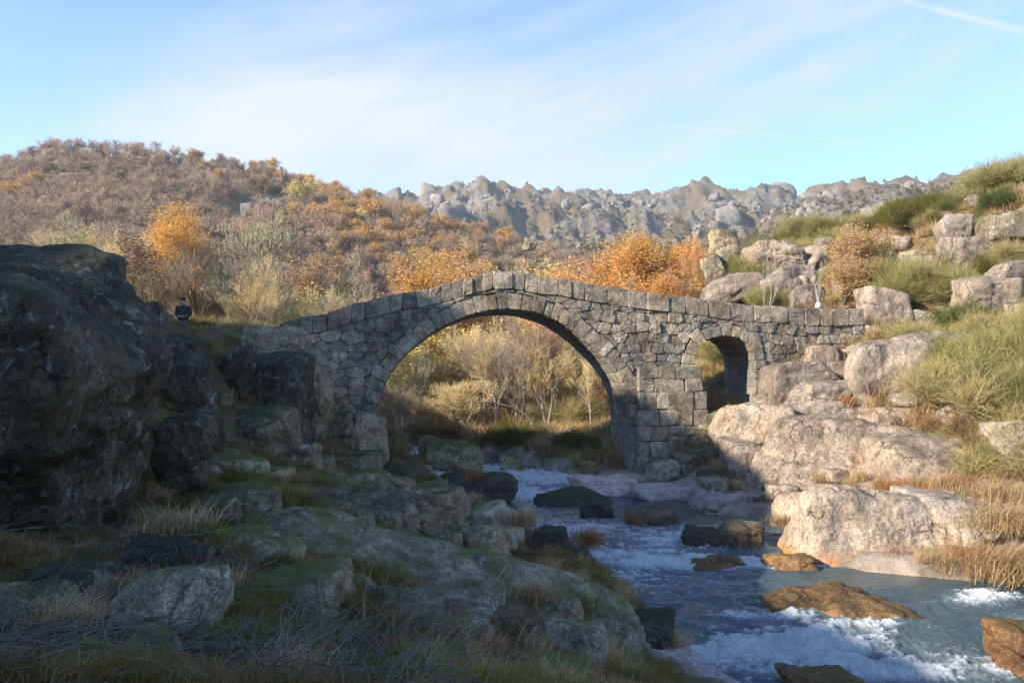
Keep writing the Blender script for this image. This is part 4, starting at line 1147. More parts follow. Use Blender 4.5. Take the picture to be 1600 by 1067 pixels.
def scatter_stuff(name, kids, pts, rot, scl, mats=None):
    """a mass nobody could count, as one object: prototypes set on points"""
    me = mesh_np(name, np.asarray(pts), [np.zeros((0, 3), int)]) if False else bpy.data.meshes.new(name)
    pts = np.asarray(pts, np.float32); me.vertices.add(len(pts)); me.vertices.foreach_set('co', pts.ravel())
    a = me.attributes.new('rot', 'FLOAT_VECTOR', 'POINT'); a.data.foreach_set('vector', np.asarray(rot, np.float32).ravel())
    scl = np.asarray(scl, np.float32)
    if scl.ndim == 1: scl = np.repeat(scl[:, None], 3, 1)
    a = me.attributes.new('scl', 'FLOAT_VECTOR', 'POINT'); a.data.foreach_set('vector', scl.ravel())
    idx = np.random.RandomState(len(pts)).randint(0, len(kids), len(pts)).astype(np.int32)
    a = me.attributes.new('idx', 'INT', 'POINT'); a.data.foreach_set('value', idx)
    col = bpy.data.collections.new(name + '_kinds')
    for i, k in enumerate(kids):
        ob = bpy.data.objects.new(f'{name}_kind_{i:02d}', k); col.objects.link(ob)
    o = link(name, me, kind='stuff')
    ng = bpy.data.node_groups.new(name, 'GeometryNodeTree')
    ng.interface.new_socket('Geometry', in_out='INPUT', socket_type='NodeSocketGeometry'); ng.interface.new_socket('Geometry', in_out='OUTPUT', socket_type='NodeSocketGeometry')
    N = ng.nodes; gi, go = N.new('NodeGroupInput'), N.new('NodeGroupOutput')
    iop = N.new('GeometryNodeInstanceOnPoints'); ci = N.new('GeometryNodeCollectionInfo'); ci.inputs[0].default_value = col
    ci.inputs['Separate Children'].default_value = True; ci.inputs['Reset Children'].default_value = True
    def attr(nm, t):
        n = N.new('GeometryNodeInputNamedAttribute'); n.data_type = t; n.inputs[0].default_value = nm; return n.outputs[0]
    L = ng.links; L.new(gi.outputs[0], iop.inputs['Points']); L.new(ci.outputs[0], iop.inputs['Instance'])
    iop.inputs['Pick Instance'].default_value = True
    L.new(attr('idx', 'INT'), iop.inputs['Instance Index'])
    e = N.new('FunctionNodeEulerToRotation'); L.new(attr('rot', 'FLOAT_VECTOR'), e.inputs[0]); L.new(e.outputs[0], iop.inputs['Rotation'])
    L.new(attr('scl', 'FLOAT_VECTOR'), iop.inputs['Scale']); L.new(iop.outputs[0], go.inputs[0])
    md = o.modifiers.new('scatter', 'NODES'); md.node_group = ng
    return o


# block fields of the far range
rg = np.random.RandomState(5)
n = 5200
pxs = rg.uniform(480, 1640, n); Ys = rg.uniform(430, 760, n); xs = (pxs - 800) / F * Ys
cl = fbm(col3(xs * 0.02, Ys * 0.02), 4, 77); keep = cl > rg.uniform(.02, .35, n)
xs, Ys = xs[keep], Ys[keep]; zs = ground_h(xs, Ys)
sz = rg.lognormal(0.45, 0.75, len(xs)); sc3 = np.stack([sz * rg.uniform(.8, 1.6, len(xs)), sz, sz * rg.uniform(.8, 1.7, len(xs))], 1)
scatter_stuff('ridge_boulders', protos_f, col3(xs, Ys, zs + sz * 0.1), np.stack([rg.uniform(-.3, .3, len(xs)), rg.uniform(-.3, .3, len(xs)), rg.uniform(0, 6.3, len(xs))], 1), sc3)

# ------------------------------------------------------------------ plants
def leaf_mat(name, cols, trans=0.35, rough=0.7, vary=0.5):
    m = M(name); oi = m.node('ShaderNodeObjectInfo'); geo = m.node('ShaderNodeNewGeometry')
    r1 = geo.outputs['Random Per Island']
    cr = m.node('ShaderNodeValToRGB'); e = cr.color_ramp.elements
    while len(e) < len(cols): e.new(0.5)
    for i, c in enumerate(cols): e[i].position = i / max(1, len(cols) - 1); e[i].color = (*c, 1)
    k = m.math('ADD', m.math('MULTIPLY', r1, vary), m.math('MULTIPLY', oi.outputs['Random'], 1 - vary))
    m.set(cr.inputs[0], k)
    d = m.node('ShaderNodeBsdfDiffuse', {'Color': cr.outputs[0]}).outputs[0]
    t = m.node('ShaderNodeBsdfTranslucent', {'Color': cr.outputs[0]}).outputs[0]
    return m.finish(m.node('ShaderNodeMixShader', {0: trans, 1: d, 2: t}).outputs[0])


def bark_mat(name, a, b, scale=8):
    m = M(name); tc_ = m.node('ShaderNodeTexCoord').outputs['Object']
    oi = m.node('ShaderNodeObjectInfo')
    n = m.noise(scale, 6, 0.7, tc_)
    c = m.mix(m.math('ADD', m.math('MULTIPLY', n, 0.7), m.math('MULTIPLY', oi.outputs['Random'], 0.35)), a, b)
    return m.finish(m.principled(c, 0.9, m.bump(n, 0.5, 0.02), 0.15))


MAT['bark'] = bark_mat('bark', (0.05, 0.042, 0.033), (0.22, 0.19, 0.16))
MAT['bark_pale'] = bark_mat('bark_pale', (0.26, 0.24, 0.20), (0.52, 0.49, 0.43))
MAT['twig'] = bark_mat('twig', (0.17, 0.13, 0.10), (0.36, 0.285, 0.22), 2)
MAT['twig_mauve'] = bark_mat('twig_mauve', (0.24, 0.165, 0.11), (0.50, 0.355, 0.245), 2)
MAT['twig_tan'] = bark_mat('twig_tan', (0.36, 0.27, 0.14), (0.66, 0.52, 0.31), 2)
MAT['twig_lichen'] = bark_mat('twig_lichen', (0.22, 0.21, 0.12), (0.44, 0.42, 0.27), 2)
MAT['leaf_orange'] = leaf_mat('leaf_orange', [(0.38, 0.17, 0.045), (0.58, 0.29, 0.07), (0.68, 0.38, 0.10), (0.54, 0.34, 0.09)])
MAT['leaf_salmon'] = leaf_mat('leaf_salmon', [(0.48, 0.22, 0.09), (0.66, 0.35, 0.15), (0.72, 0.42, 0.17)])
MAT['leaf_rust'] = leaf_mat('leaf_rust', [(0.32, 0.17, 0.075), (0.50, 0.26, 0.09), (0.58, 0.34, 0.12), (0.42, 0.33, 0.12)])
MAT['leaf_brown'] = leaf_mat('leaf_brown', [(0.10, 0.05, 0.03), (0.20, 0.11, 0.06), (0.26, 0.16, 0.09)])
MAT['leaf_gold'] = leaf_mat('leaf_gold', [(0.46, 0.30, 0.07), (0.70, 0.48, 0.12), (0.64, 0.52, 0.17), (0.48, 0.41, 0.15)])
MAT['leaf_olive'] = leaf_mat('leaf_olive', [(0.05, 0.06, 0.015), (0.12, 0.12, 0.03), (0.17, 0.15, 0.04)])
MAT['needle_green'] = leaf_mat('needle_green', [(0.05, 0.065, 0.02), (0.10, 0.12, 0.035), (0.19, 0.19, 0.07)], 0.25)
MAT['broom_green'] = leaf_mat('broom_green', [(0.11, 0.10, 0.03), (0.25, 0.235, 0.08), (0.38, 0.345, 0.15), (0.34, 0.25, 0.12)], 0.3)
MAT['broom_tan'] = leaf_mat('broom_tan', [(0.22, 0.20, 0.07), (0.36, 0.31, 0.13), (0.42, 0.34, 0.17)], 0.3)
MAT['grass_tan'] = leaf_mat('grass_tan', [(0.26, 0.17, 0.08), (0.46, 0.33, 0.17), (0.58, 0.46, 0.26)], 0.3)
MAT['grass_rust'] = leaf_mat('grass_rust', [(0.20, 0.08, 0.03), (0.40, 0.20, 0.08), (0.52, 0.30, 0.14)], 0.3)
MAT['grass_green'] = leaf_mat('grass_green', [(0.07, 0.072, 0.014), (0.18, 0.175, 0.035), (0.34, 0.30, 0.10)], 0.3)
MAT['grass_olive'] = leaf_mat('grass_olive', [(0.08, 0.062, 0.018), (0.20, 0.155, 0.05), (0.36, 0.275, 0.12)], 0.3)
MAT['heath_brown'] = leaf_mat('heath_brown', [(0.10, 0.06, 0.035), (0.25, 0.15, 0.085), (0.40, 0.26, 0.15)], 0.2)


def frame_of(d):
    a = np.where(np.abs(d[:, 2:3]) < 0.9, np.array([[0, 0, 1.0]]), np.array([[1.0, 0, 0]]))
    u = np.cross(d, a); u /= np.linalg.norm(u, axis=1, keepdims=True) + 1e-9
    return u, np.cross(d, u)


def tubes(segs, sides):
    s = np.array(segs)
    p0, p1, r0, r1 = s[:, :3], s[:, 3:6], s[:, 6], s[:, 7]
    d = p1 - p0; d /= np.linalg.norm(d, axis=1, keepdims=True) + 1e-9
    u, v = frame_of(d); n = len(s); V = []
    for p, r in ((p0 - d * r0[:, None] * 0.3, r0), (p1, r1)):
        for k in range(sides):
            a = 2 * math.pi * k / sides
            V.append(p + (u * math.cos(a) + v * math.sin(a)) * r[:, None])
    V = np.stack(V, 1).reshape(-1, 3); o = np.arange(n)[:, None] * (2 * sides)
    Fq = np.concatenate([np.concatenate([o + k, o + (k + 1) % sides, o + sides + (k + 1) % sides, o + sides + k], 1) for k in range(sides)])
    return V, Fq


def grow(rg, height, r0, levels=4, kids=(3, 5), ratio=0.62, spread=0.75, up=0.25, wig=0.12, trunk_frac=0.35, seg=4, lean=(0, 0), fork=1, rmin=0.004):
    """limbs as (p0, p1, r0, r1) lists per level; returns also the ends of the finest shoots"""
    out = [[] for _ in range(levels + 1)]; tips = []
    def shoot(p, d, L, r, lev):
        pts = [p]; n = seg if lev < 2 else max(2, seg - 1)
        dd = d.copy(); rr = r
        for i in range(n):
            dd = dd + rg.normal(0, wig, 3) + np.array([0, 0, up * (0.25 if lev else 0.1)]); dd /= np.linalg.norm(dd)
            q = p + dd * L / n; r2 = max(rmin, r * (1 - 0.62 * (i + 1) / n))
            out[lev].append((*p, *q, rr, r2)); p, rr = q, r2; pts.append(q)
            if lev < levels:
                k = rg.randint(kids[0], kids[1] + 1)
                if lev == 0 and (i + 1) / n < trunk_frac: continue
                for _ in range(max(1, k if i == n - 1 else k // 2)):
                    a = rg.uniform(0, 2 * math.pi); u, v = frame_of(dd[None]); sd = u[0] * math.cos(a) + v[0] * math.sin(a)
                    nd = dd * math.cos(spread) + sd * math.sin(spread) * rg.uniform(.7, 1.25); nd[2] += up; nd /= np.linalg.norm(nd)
                    shoot(q, nd, L * ratio * rg.uniform(.65, 1.1), max(rmin, r2 * rg.uniform(.5, .75)), lev + 1)
        if lev >= levels - 1: tips.extend(pts[1:])
    for f_ in range(fork):
        d0 = np.array([lean[0] + (rg.normal(0, .22) if fork > 1 else 0), lean[1] + (rg.normal(0, .22) if fork > 1 else 0), 1.0]); d0 /= np.linalg.norm(d0)
        shoot(np.array([0, 0, -0.15]), d0, height * (0.55 if levels > 2 else 0.7), r0, 0)
    # scale to the wished height
    allp = np.array([s[3:6] for l in out for s in l]); k = height / max(allp[:, 2].max(), .1)
    out = [[tuple(np.array(s) * np.array([k] * 6 + [1, 1])) for s in l] for l in out]
    return out, np.array(tips) * k


def leaves(rg, tips, n, size, spread, squash=1.0):
    c = tips[rg.randint(0, len(tips), n)] + rg.normal(0, spread, (n, 3)) * np.array([1, 1, squash])
    d = rg.normal(0, 1, (n, 3)); d /= np.linalg.norm(d, axis=1, keepdims=True); u, v = frame_of(d)
    s = (size * rg.uniform(.6, 1.35, n))[:, None]
    V = np.stack([c - u * s, c - v * s * .62, c + u * s, c + v * s * .62], 1).reshape(-1, 3)
    return V, np.arange(n * 4).reshape(-1, 4)


def tree_mesh(seed, height, r0, mats, nleaf=0, lsize=0.1, lspread=0.25, sides=(6, 4, 3, 3, 3), split=False, **kw):
    """mats = bark, twigs, leaves. split: (trunk mesh, crown mesh); else a single mesh"""
    rg = np.random.RandomState(seed)
    out, tips = grow(rg, height, r0, **kw)
    parts = []
    for lv, segs in enumerate(out):
        if segs: parts.append((*tubes(segs, sides[min(lv, len(sides) - 1)]), 0 if lv < 2 else 1))
    if nleaf: parts.append((*leaves(rg, tips, nleaf, lsize, lspread), 2))
    def join(ps):
        V, Q, mi, o = [], [], [], 0
        for v, f, k in ps: V.append(v); Q.append(f + o); mi += [k] * len(f); o += len(v)
        return np.concatenate(V), np.concatenate(Q), mi
    ml = [MAT[x] for x in mats]
    if not split:
        V, Q, mi = join(parts); return mesh_np('tree', V, [Q], ml, True, mi)
    a = join([p for p in parts if p[2] == 0]); b = join([p for p in parts if p[2] != 0])
    return mesh_np('trunk', a[0], [a[1]], ml, True, a[2]), mesh_np('crown', b[0], [b[1]], ml, True, b[2])


def tree_thing(name, ms, loc, label, cat='tree', group=None, rotz=0.0, scale=1.0):
    o = link(name, None, None, loc, rotz); o.scale = scale if hasattr(scale, '__len__') else (scale,) * 3
    link('trunk', ms[0], o); link('crown', ms[1], o)
    return tag(o, label, cat, group)


def at_px(px, Y, top=None):
    """ground point under a picture column at distance Y, and the height from there up to picture row top"""
    x = kdir(px, 533)[0] * Y; z = gz(x, Y)
    return (x, Y, z - 0.05), (None if top is None else P(px, top, Y)[2] - z)


B4 = dict(levels=4, kids=(2, 4), spread=0.62, up=0.18, wig=0.13)
near_kinds = {
 'bare': [tree_mesh(i, 8, .13, ('bark', 'twig', 'twig'), split=True, rmin=.008, **B4) for i in (1, 2, 3)],
 'tan': [tree_mesh(i, 8, .11, ('bark_pale', 'twig_tan', 'leaf_gold'), 500, .06, .2, split=True, rmin=.009, **B4) for i in (4, 5)],
 'willow': [tree_mesh(18 + i, 6, .06, ('bark_pale', 'twig_tan', 'leaf_gold'), 3000, .04, .28, split=True, rmin=.0075, levels=4, kids=(3, 5), spread=.55, up=.2, wig=.12, trunk_frac=0, fork=3, seg=3) for i in range(2)],
 'lichen': [tree_mesh(i, 8, .13, ('bark_pale', 'twig_lichen', 'leaf_gold'), 0, split=True, rmin=.014, **B4) for i in (6, 7)],
 'orange': [tree_mesh(i, 8, .15, ('bark', 'twig', 'leaf_orange'), 13000, .05, .27, split=True, rmin=.008, **B4) for i in (8, 9)],
 'salmon': [tree_mesh(i, 8, .13, ('bark', 'twig', 'leaf_salmon'), 11000, .048, .27, split=True, rmin=.008, **B4) for i in (10,)],
 'rust': [tree_mesh(i, 5, .12, ('bark', 'twig', 'leaf_rust'), 6500, .055, .2, split=True, rmin=.008, trunk_frac=0.1, fork=3, levels=3, kids=(3, 5), spread=.6, up=.2) for i in (12,)],
 'brown': [tree_mesh(i, 6, .11, ('bark', 'twig', 'leaf_brown'), 1600, .075, .2, split=True, rmin=.008, **B4) for i in (13,)],
 'gold': [tree_mesh(i, 6, .10, ('bark_pale', 'twig_tan', 'leaf_gold'), 3500, .07, .25, split=True, rmin=.008, **B4) for i in (14, 15)],
 'white': [tree_mesh(i, 3.4, .04, ('bark_pale', 'bark_pale', 'leaf_gold'), 0, split=True, rmin=.007, levels=3, kids=(1, 2), spread=.5, up=.35, wig=.1, trunk_frac=.3) for i in (16, 17)],
}
HOF = {'willow': 6, 'rust': 5, 'brown': 6, 'gold': 6, 'white': 3.4}


def put(kind, v, px, Y, top, label, cat='tree', group=None, name=None, wide=1.0, rz=None):
    loc, h = at_px(px, Y, top); k = max(h, .6) / HOF.get(kind, 8)
    return tree_thing(name or {'bare': 'bare_tree', 'tan': 'bare_tree', 'lichen': 'lichen_covered_tree', 'willow': 'willow_tree', 'orange': 'orange_oak', 'salmon': 'orange_oak', 'rust': 'orange_oak', 'brown': 'brown_leaved_tree', 'gold': 'golden_tree', 'white': 'white_sapling'}[kind],
                      near_kinds[kind][v % len(near_kinds[kind])], loc, label, cat, group, R.uniform(0, 6.3) if rz is None else rz, (k * wide, k * wide, k))


# behind the left bank
put('orange', 0, 322, 58, 318, 'tall oak with orange crown directly behind the standing person', wide=.8)
put('bare', 0, 300, 56, 372, 'slender bare tree left of the tall orange oak')
put('brown', 0, 205, 47, 372, 'small tree with dark brown dead leaves just right of the huge boulder top', wide=1.1)
put('lichen', 0, 108, 46, 318, 'bare tree pale with lichen above the huge boulder')
put('bare', 1, 45, 50, 300, 'wide dark-limbed bare tree at the far left above the huge boulder', wide=1.2)
put('lichen', 1, 455, 66, 335, 'tall yellowish lichen-covered tree left of the bridge')
put('gold', 0, 488, 58, 448, 'small round tree with yellow-green leaves above the left parapet', wide=1.3)
put('lichen', 0, 520, 68, 385, 'bare tree with spreading limbs behind the yellow-green one')
put('tan', 0, 415, 50, 425, 'thin upright bare sapling left of the start of the parapet', wide=.6)
put('tan', 1, 160, 60, 405, 'pale twiggy tree between the brown-leaved tree and the lichen tree')
put('rust', 0, 505, 84, 395, 'reddish oak alone among grey trees left of the bridge crown')
# orange trees above the parapet
put('orange', 1, 690, 70, 388, 'bright orange oak behind the left shoulder of the bridge', wide=1.0)
put('salmon', 0, 655, 72, 412, 'salmon-orange oak left of the bright one behind the bridge')
put('salmon', 0, 745, 74, 398, 'pale orange oak right of the bright one, above the crown of the arch')
put('salmon', 0, 915, 60, 402, 'salmon-pink oak just above the parapet right of the arch crown')
put('orange', 0, 975, 61, 352, 'largest deep orange oak behind the bridge', wide=1.05)
put('orange', 1, 1035, 62, 358, 'orange oak with rounded top right of the largest one', wide=1.0)
put('salmon', 0, 1078, 59, 370, 'slim orange oak nearest the mushroom-shaped rock', wide=.8)
put('orange', 0, 945, 62, 385, 'orange oak filling the gap left of the largest one', wide=1.1)
put('orange', 1, 1000, 64, 368, 'orange oak between the two tallest behind the bridge', wide=1.1)
put('salmon', 0, 1060, 57, 415, 'low salmon oak at the right end of the orange group', wide=1.2)
put('salmon', 0, 895, 62, 420, 'salmon oak at the left end of the orange group', wide=1.2)
put('orange', 0, 1010, 56, 420, 'low orange oak in front, peeping over the parapet', wide=1.3)
put('salmon', 0, 952, 55, 428, 'low salmon oak in front of the largest orange oak', wide=1.3)
put('tan', 0, 835, 85, 402, 'bare tan tree between the two groups of orange oaks')
put('gold', 1, 870, 82, 405, 'dull yellow tree between the two groups of orange oaks')
# right slope
put('rust', 0, 1338, 45, 346, 'rust-orange oak bush on the slope above the right end of the parapet', wide=1.15)
put('rust', 0, 1318, 43.5, 395, 'lower left part of the rust-orange thicket, a smaller oak bush', wide=1.3)
put('rust', 0, 1365, 44, 400, 'smaller oak bush at the right foot of the rust-orange one', wide=1.3)
put('white', 0, 1190, 45, 395, 'white leafless sapling with several stems behind the parapet', 'sapling', rz=0.5)
put('white', 1, 1280, 43, 388, 'white leafless sapling with a fork, right behind the small pale object on the parapet', 'sapling', rz=2.5)
put('tan', 1, 1395, 50, 355, 'pale bare shrub behind the rust-orange oak bush', 'shrub', name='bare_shrub')
put('bare', 2, 1588, 52, 244, 'bare bush on the skyline at the upper right edge', 'shrub', name='bare_shrub', wide=1.3)
# seen through the main arch
put('bare', 2, 760, 54, 500, 'slender bare tree left of the leaning one in the arch opening', wide=.55)
put('tan', 0, 785, 57, 488, 'pale thin tree directly below the crown of the arch', wide=.5)
put('lichen', 0, 700, 58, 505, 'lichen-pale slender tree in the left half of the arch opening', wide=.5)
put('bare', 0, 890, 55, 505, 'slim dark tree between the rough trunks and the right side of the arch', wide=.5)
put('lichen', 1, 655, 54, 545, 'thin pale tree near the left side of the arch opening', wide=.5)
put('orange', 0, 760, 92, 455, 'far orange oak whose top shows below the crown of the arch', wide=1.2)
put('gold', 1, 700, 88, 470, 'far golden tree glowing in the upper left of the arch opening', wide=1.4)
put('bare', 0, 818, 52, 470, 'straight dark trunk seen through the middle of the main arch', wide=.7)
put('bare', 1, 806, 50, 520, 'leaning tree with pale patches beside the straight trunk under the arch', wide=1.1)
put('tan', 0, 852, 51, 500, 'left stem of a pair of rough trunks seen through the arch', wide=.6)
put('bare', 2, 862, 52, 490, 'right stem of a pair of rough trunks seen through the arch', wide=.6)
put('tan', 1, 922, 48, 545, 'thin pale tree near the right edge of the main arch opening', wide=.7)
put('orange', 1, 925, 66, 490, 'russet oak behind the right haunch of the main arch')
put('gold', 0, 630, 55, 520, 'golden tree filling the left side of the main arch opening', wide=1.1)
put('gold', 1, 668, 62, 480, 'second golden tree further back in the main arch opening', wide=1.1)
put('gold', 0, 740, 70, 478, 'yellow tree in the distance under the crown of the arch', wide=1.2)
put('willow', 0, 715, 56, 520, 'dense twiggy willow in the middle of the arch opening', wide=1.3)
put('willow', 1, 765, 60, 500, 'pale willow right of the dense twiggy one in the arch opening', wide=1.3)
put('willow', 0, 735, 50, 590, 'low grey thicket of twigs at the water under the arch', 'shrub', name='bare_shrub', wide=2.2)
put('willow', 1, 690, 52, 610, 'low brown thicket at the waterside left of the grey one', 'shrub', name='bare_shrub', wide=2.2)
put('bare', 2, 612, 49, 575, 'dark slim bush close behind the left foot of the arch', 'shrub', name='bare_shrub', wide=.9)
put('bare', 0, 632, 50, 590, 'second dark slim bush behind the left foot of the arch', 'shrub', name='bare_shrub', wide=.9)
put('gold', 1, 890, 60, 540, 'greenish yellow bush at the right side of the arch opening', 'shrub', name='yellow_shrub', wide=1.4)
put('gold', 0, 1112, 50, 535, 'yellow-green tree seen through the small arch')
put('rust', 0, 1100, 46, 590, 'brown bush low in the small arch opening', 'shrub', name='brown_shrub', wide=1.5)
put('tan', 1, 1130, 52, 528, 'pale tree at the right side of the small arch opening')

# arched branch bending over the stream under the bridge
pts = [P(x, y, 46) for x, y in ((835, 662), (822, 648), (800, 636), (770, 628), (738, 627), (705, 630), (680, 640))]
segs = [(*pts[i], *pts[i + 1], .07 - .009 * i, .061 - .009 * i) for i in range(len(pts) - 1)]
rg = np.random.RandomState(3)
for i in range(1, len(pts)):
    for _ in range(5):
        d = rg.normal(0, .35, 3) + np.array([-.3, 0, .5]); segs.append((*pts[i], *(pts[i] + d * rg.uniform(.5, 1.4)), .015, .006))
V, Q = tubes(segs, 5); c = V.mean(0)
tag(link('bent_branch', mesh_np('bent_branch', V - c, [Q], [MAT['bark']], True), None, tuple(c)), 'dark branch arching low over the stream under the bridge', 'branch')

# fill between the left bank and the hill: young woodland one can pick apart
wood = []
def fill_wood(n, pxr, Yr, kinds, hr, label, group, name, seed):
    rg = random.Random(seed); k = 0
    while k < n:
        px = rg.uniform(*pxr); Y = rg.uniform(*Yr); x = kdir(px, 533)[0] * Y
        if xl_(Y) - 1.0 < x < xr_(Y) + 1.0: continue
        kd = rg.choice(kinds); ms = rg.choice(near_kinds[kd]); h = rg.uniform(*hr) / HOF.get(kd, 8)
        kw_ = {'bare': 'dark', 'tan': 'pale tan', 'willow': 'dense twiggy', 'lichen': 'lichen-grey', 'gold': 'yellow-leaved', 'orange': 'orange-leaved'}[kd]; lab = kw_ + ' ' + label.split(' ', 1)[1]; wh = 'above the huge boulder and the person' if px < 330 else 'left of the parapet start' if px < 470 else 'behind the left shoulder' if px < 700 else 'behind the crown of the arch' if px < 860 else 'behind the right haunch'
        lab = ' '.join((lab + ', ' + wh).split()[:16])
        tree_thing(name, ms, (x, Y, gz(x, Y) - .1), lab, 'tree', f'{kw_} trees of the valley wood {wh}', rg.uniform(0, 6.3), (h * rg.uniform(.8, 1.2), h, h)); k += 1
fill_wood(46, (-20, 600), (55, 92), ['bare', 'tan', 'willow', 'willow', 'lichen'], (5.5, 8.5), 'pale leafless tree of the valley wood', 'leafless trees of the valley floor left of the bridge', 'bare_tree', 1)
fill_wood(34, (560, 1090), (62, 98), ['willow', 'willow', 'willow', 'tan', 'gold'], (4.5, 7.5), 'tan tree of the upstream thicket', 'twiggy trees of the thicket upstream of the bridge', 'thicket_tree', 2)
fill_wood(10, (560, 1000), (58, 90), ['gold', 'orange'], (4, 6.5), 'golden tree of the upstream thicket', 'golden trees of the thicket upstream of the bridge', 'golden_tree', 3)

fill_wood(16, (345, 560), (52, 66), ['tan', 'lichen', 'bare', 'tan'], (6.5, 9.0), 'tall leafless tree rising slender over the meadow', '', 'bare_tree', 4)
fill_wood(9, (120, 262), (48, 62), ['tan', 'bare', 'tan'], (6.0, 8.5), 'tall leafless tree rising slender over the meadow', '', 'bare_tree', 6)
fill_wood(7, (640, 900), (50, 58), ['tan', 'bare'], (5.5, 8.0), 'tall leafless tree standing slim by the stream', '', 'bare_tree', 8)

# ---- hill forest: individual small trees
HB = dict(levels=3, kids=(3, 5), spread=0.7, up=0.15, wig=0.14, trunk_frac=.2, seg=3)
far_bare = [tree_mesh(50 + i, 6, .16, ('bark', 'twig_mauve', 'twig_mauve'), 120, .12, .4, sides=(4, 3, 3, 3), rmin=.028, **HB) for i in range(5)]
far_tan = [tree_mesh(60 + i, 6, .16, ('bark', 'twig', 'leaf_brown'), 200, .14, .3, sides=(4, 3, 3, 3), rmin=.028, **HB) for i in range(3)]
far_or = [tree_mesh(70 + i, 6, .16, ('bark', 'twig', 'leaf_rust'), 650 + 450 * i, .13, .36, sides=(4, 3, 3, 3), rmin=.03, **dict(HB, trunk_frac=.15 + .15 * i, spread=.55 + .12 * i)) for i in range(3)]
far_or2 = [tree_mesh(75 + i, 6, .16, ('bark', 'twig', 'leaf_orange'), 1300, .16, .33, sides=(4, 3, 3, 3), rmin=.03, **HB) for i in range(2)]
far_gold = [tree_mesh(80 + i, 6, .16, ('bark', 'twig', 'leaf_gold'), 1200, .16, .33, sides=(4, 3, 3, 3), rmin=.03, **HB) for i in range(2)]
far_green = [tree_mesh(85 + i, 2.5, .1, ('bark', 'twig', 'leaf_olive'), 900, .12, .3, sides=(4, 3, 3, 3), rmin=.03, trunk_frac=0, fork=3, levels=2, kids=(3, 5), spread=.7, up=.1, seg=3) for i in range(3)]


def hill_points(n, seed, pxr, Yr, cond=None):
    rg = np.random.RandomState(seed); out = []
    px = rg.uniform(*pxr, n * 12); Y = np.sqrt(rg.uniform(Yr[0] ** 2, Yr[1] ** 2, n * 12)); x = (px - 800) / F * Y
    rocky = fbm(col3(x * 0.045, Y * 0.045), 5, 53)
    ok = rocky < 0.30
    if cond is not None: ok &= cond(px, Y, x)
    x, Y = x[ok][:n], Y[ok][:n]
    return col3(x, Y, ground_h(x, Y) - 0.3), rg


def region(q):
    px, py = pxof(q[0], q[1], q[2])
    w = 'above the huge boulder' if px < 255 else 'above the standing person' if px < 385 else 'left of the bridge hump' if px < 560 else 'above the left shoulder of the bridge' if px < 720 else 'above the crown of the bridge' if px < 880 else 'behind the largest orange oak'
    h = 'near the crest' if py < 300 else 'half way up' if py < 365 else 'low on the slope'
    return f'{h}, {w}'


def hill_set(n, seed, pxr, Yr, meshes, sc, name, label, group, cond=None, cat='tree'):
    p, rg = hill_points(n, seed, pxr, Yr, cond)
    for q in p:
        s_ = rg.uniform(*sc); o = link(name, meshes[rg.randint(len(meshes))], None, tuple(q), rg.uniform(0, 6.3)); o.scale = (s_ * rg.uniform(.9, 1.25), s_, s_)
        w = region(q); tag(o, f'{label.split(" on the ")[0].split(" near the ")[0]} {w}', cat, f'{group.split(" on the ")[0].split(" near the ")[0]} {w}')


# orange oaks gather right of the middle of the hill
orc = lambda px, Y, x: (np.exp(-((px - 620) / 170) ** 2) + 0.03 + 0.25 * (fbm(col3(x * .03, Y * .03), 3, 99) > .15)) > np.random.RandomState(4).uniform(0, 1, len(px))
hill_set(270, 21, (-40, 900), (95, 200), far_bare, (.45, 1.25), 'hill_tree', 'leafless grey-mauve tree on the wooded left hillside', 'leafless trees on the left hillside')
hill_set(190, 22, (-40, 950), (100, 262), far_or, (.35, 1.25), 'hill_oak', 'rusty-leaved oak on the left hillside', 'rusty oaks on the left hillside', orc)
hill_set(60, 23, (200, 900), (100, 255), far_or2, (.4, 1.25), 'hill_oak', 'bright orange oak on the left hillside', 'bright orange oaks on the left hillside', orc)
hill_set(45, 24, (350, 1050), (110, 250), far_gold, (.4, 1.1), 'hill_oak', 'yellowish oak on the left hillside', 'yellowish oaks on the left hillside', orc)
hill_set(110, 25, (-40, 560), (215, 262), far_green, (.5, 1.1), 'hill_shrub', 'olive green shrub near the crest of the left hill', 'olive shrubs near the crest of the left hill', None, 'shrub')
hill_set(40, 26, (650, 1130), (110, 250), far_green, (.7, 1.3), 'hill_shrub', 'olive green shrub on the slope behind the bridge', 'olive shrubs on the slope behind the bridge', None, 'shrub')
o = link('hill_oak', far_gold[0], None, at_px(457, 225)[0], 0.3); o.scale = (1.6, 1.6, 1.25); tag(o, 'lone bright yellow oak standing out near the crest of the left hill', 'tree')
o = link('hill_oak', far_or2[0], None, at_px(500, 190)[0], 0.3); o.scale = (1.5, 1.5, 1.2); tag(o, 'round orange oak below right of the lone yellow oak', 'tree')
# the rest of the wood, behind and between
p, rg = hill_points(2600, 31, (-120, 1000), (100, 262))
scatter_stuff('hillside_wood', far_bare + far_tan, p, np.stack([np.zeros(len(p)), np.zeros(len(p)), rg.uniform(0, 6.3, len(p))], 1), rg.uniform(.3, 1.05, len(p)))
# scrub of the far range
n = 7500; rg = np.random.RandomState(8); pxs = rg.uniform(450, 1640, n); Ys = rg.uniform(300, 610, n); xs = (pxs - 800) / F * Ys
ok = fbm(col3(xs * .015, Ys * .015), 4, 91) > rg.uniform(-.6, .3, n); xs, Ys = xs[ok], Ys[ok]
scatter_stuff('ridge_scrub', far_green, col3(xs, Ys, ground_h(xs, Ys) - .2), np.stack([xs * 0, xs * 0, rg.uniform(0, 6.3, len(xs))], 1), rg.uniform(.35, 1.0, len(xs)))


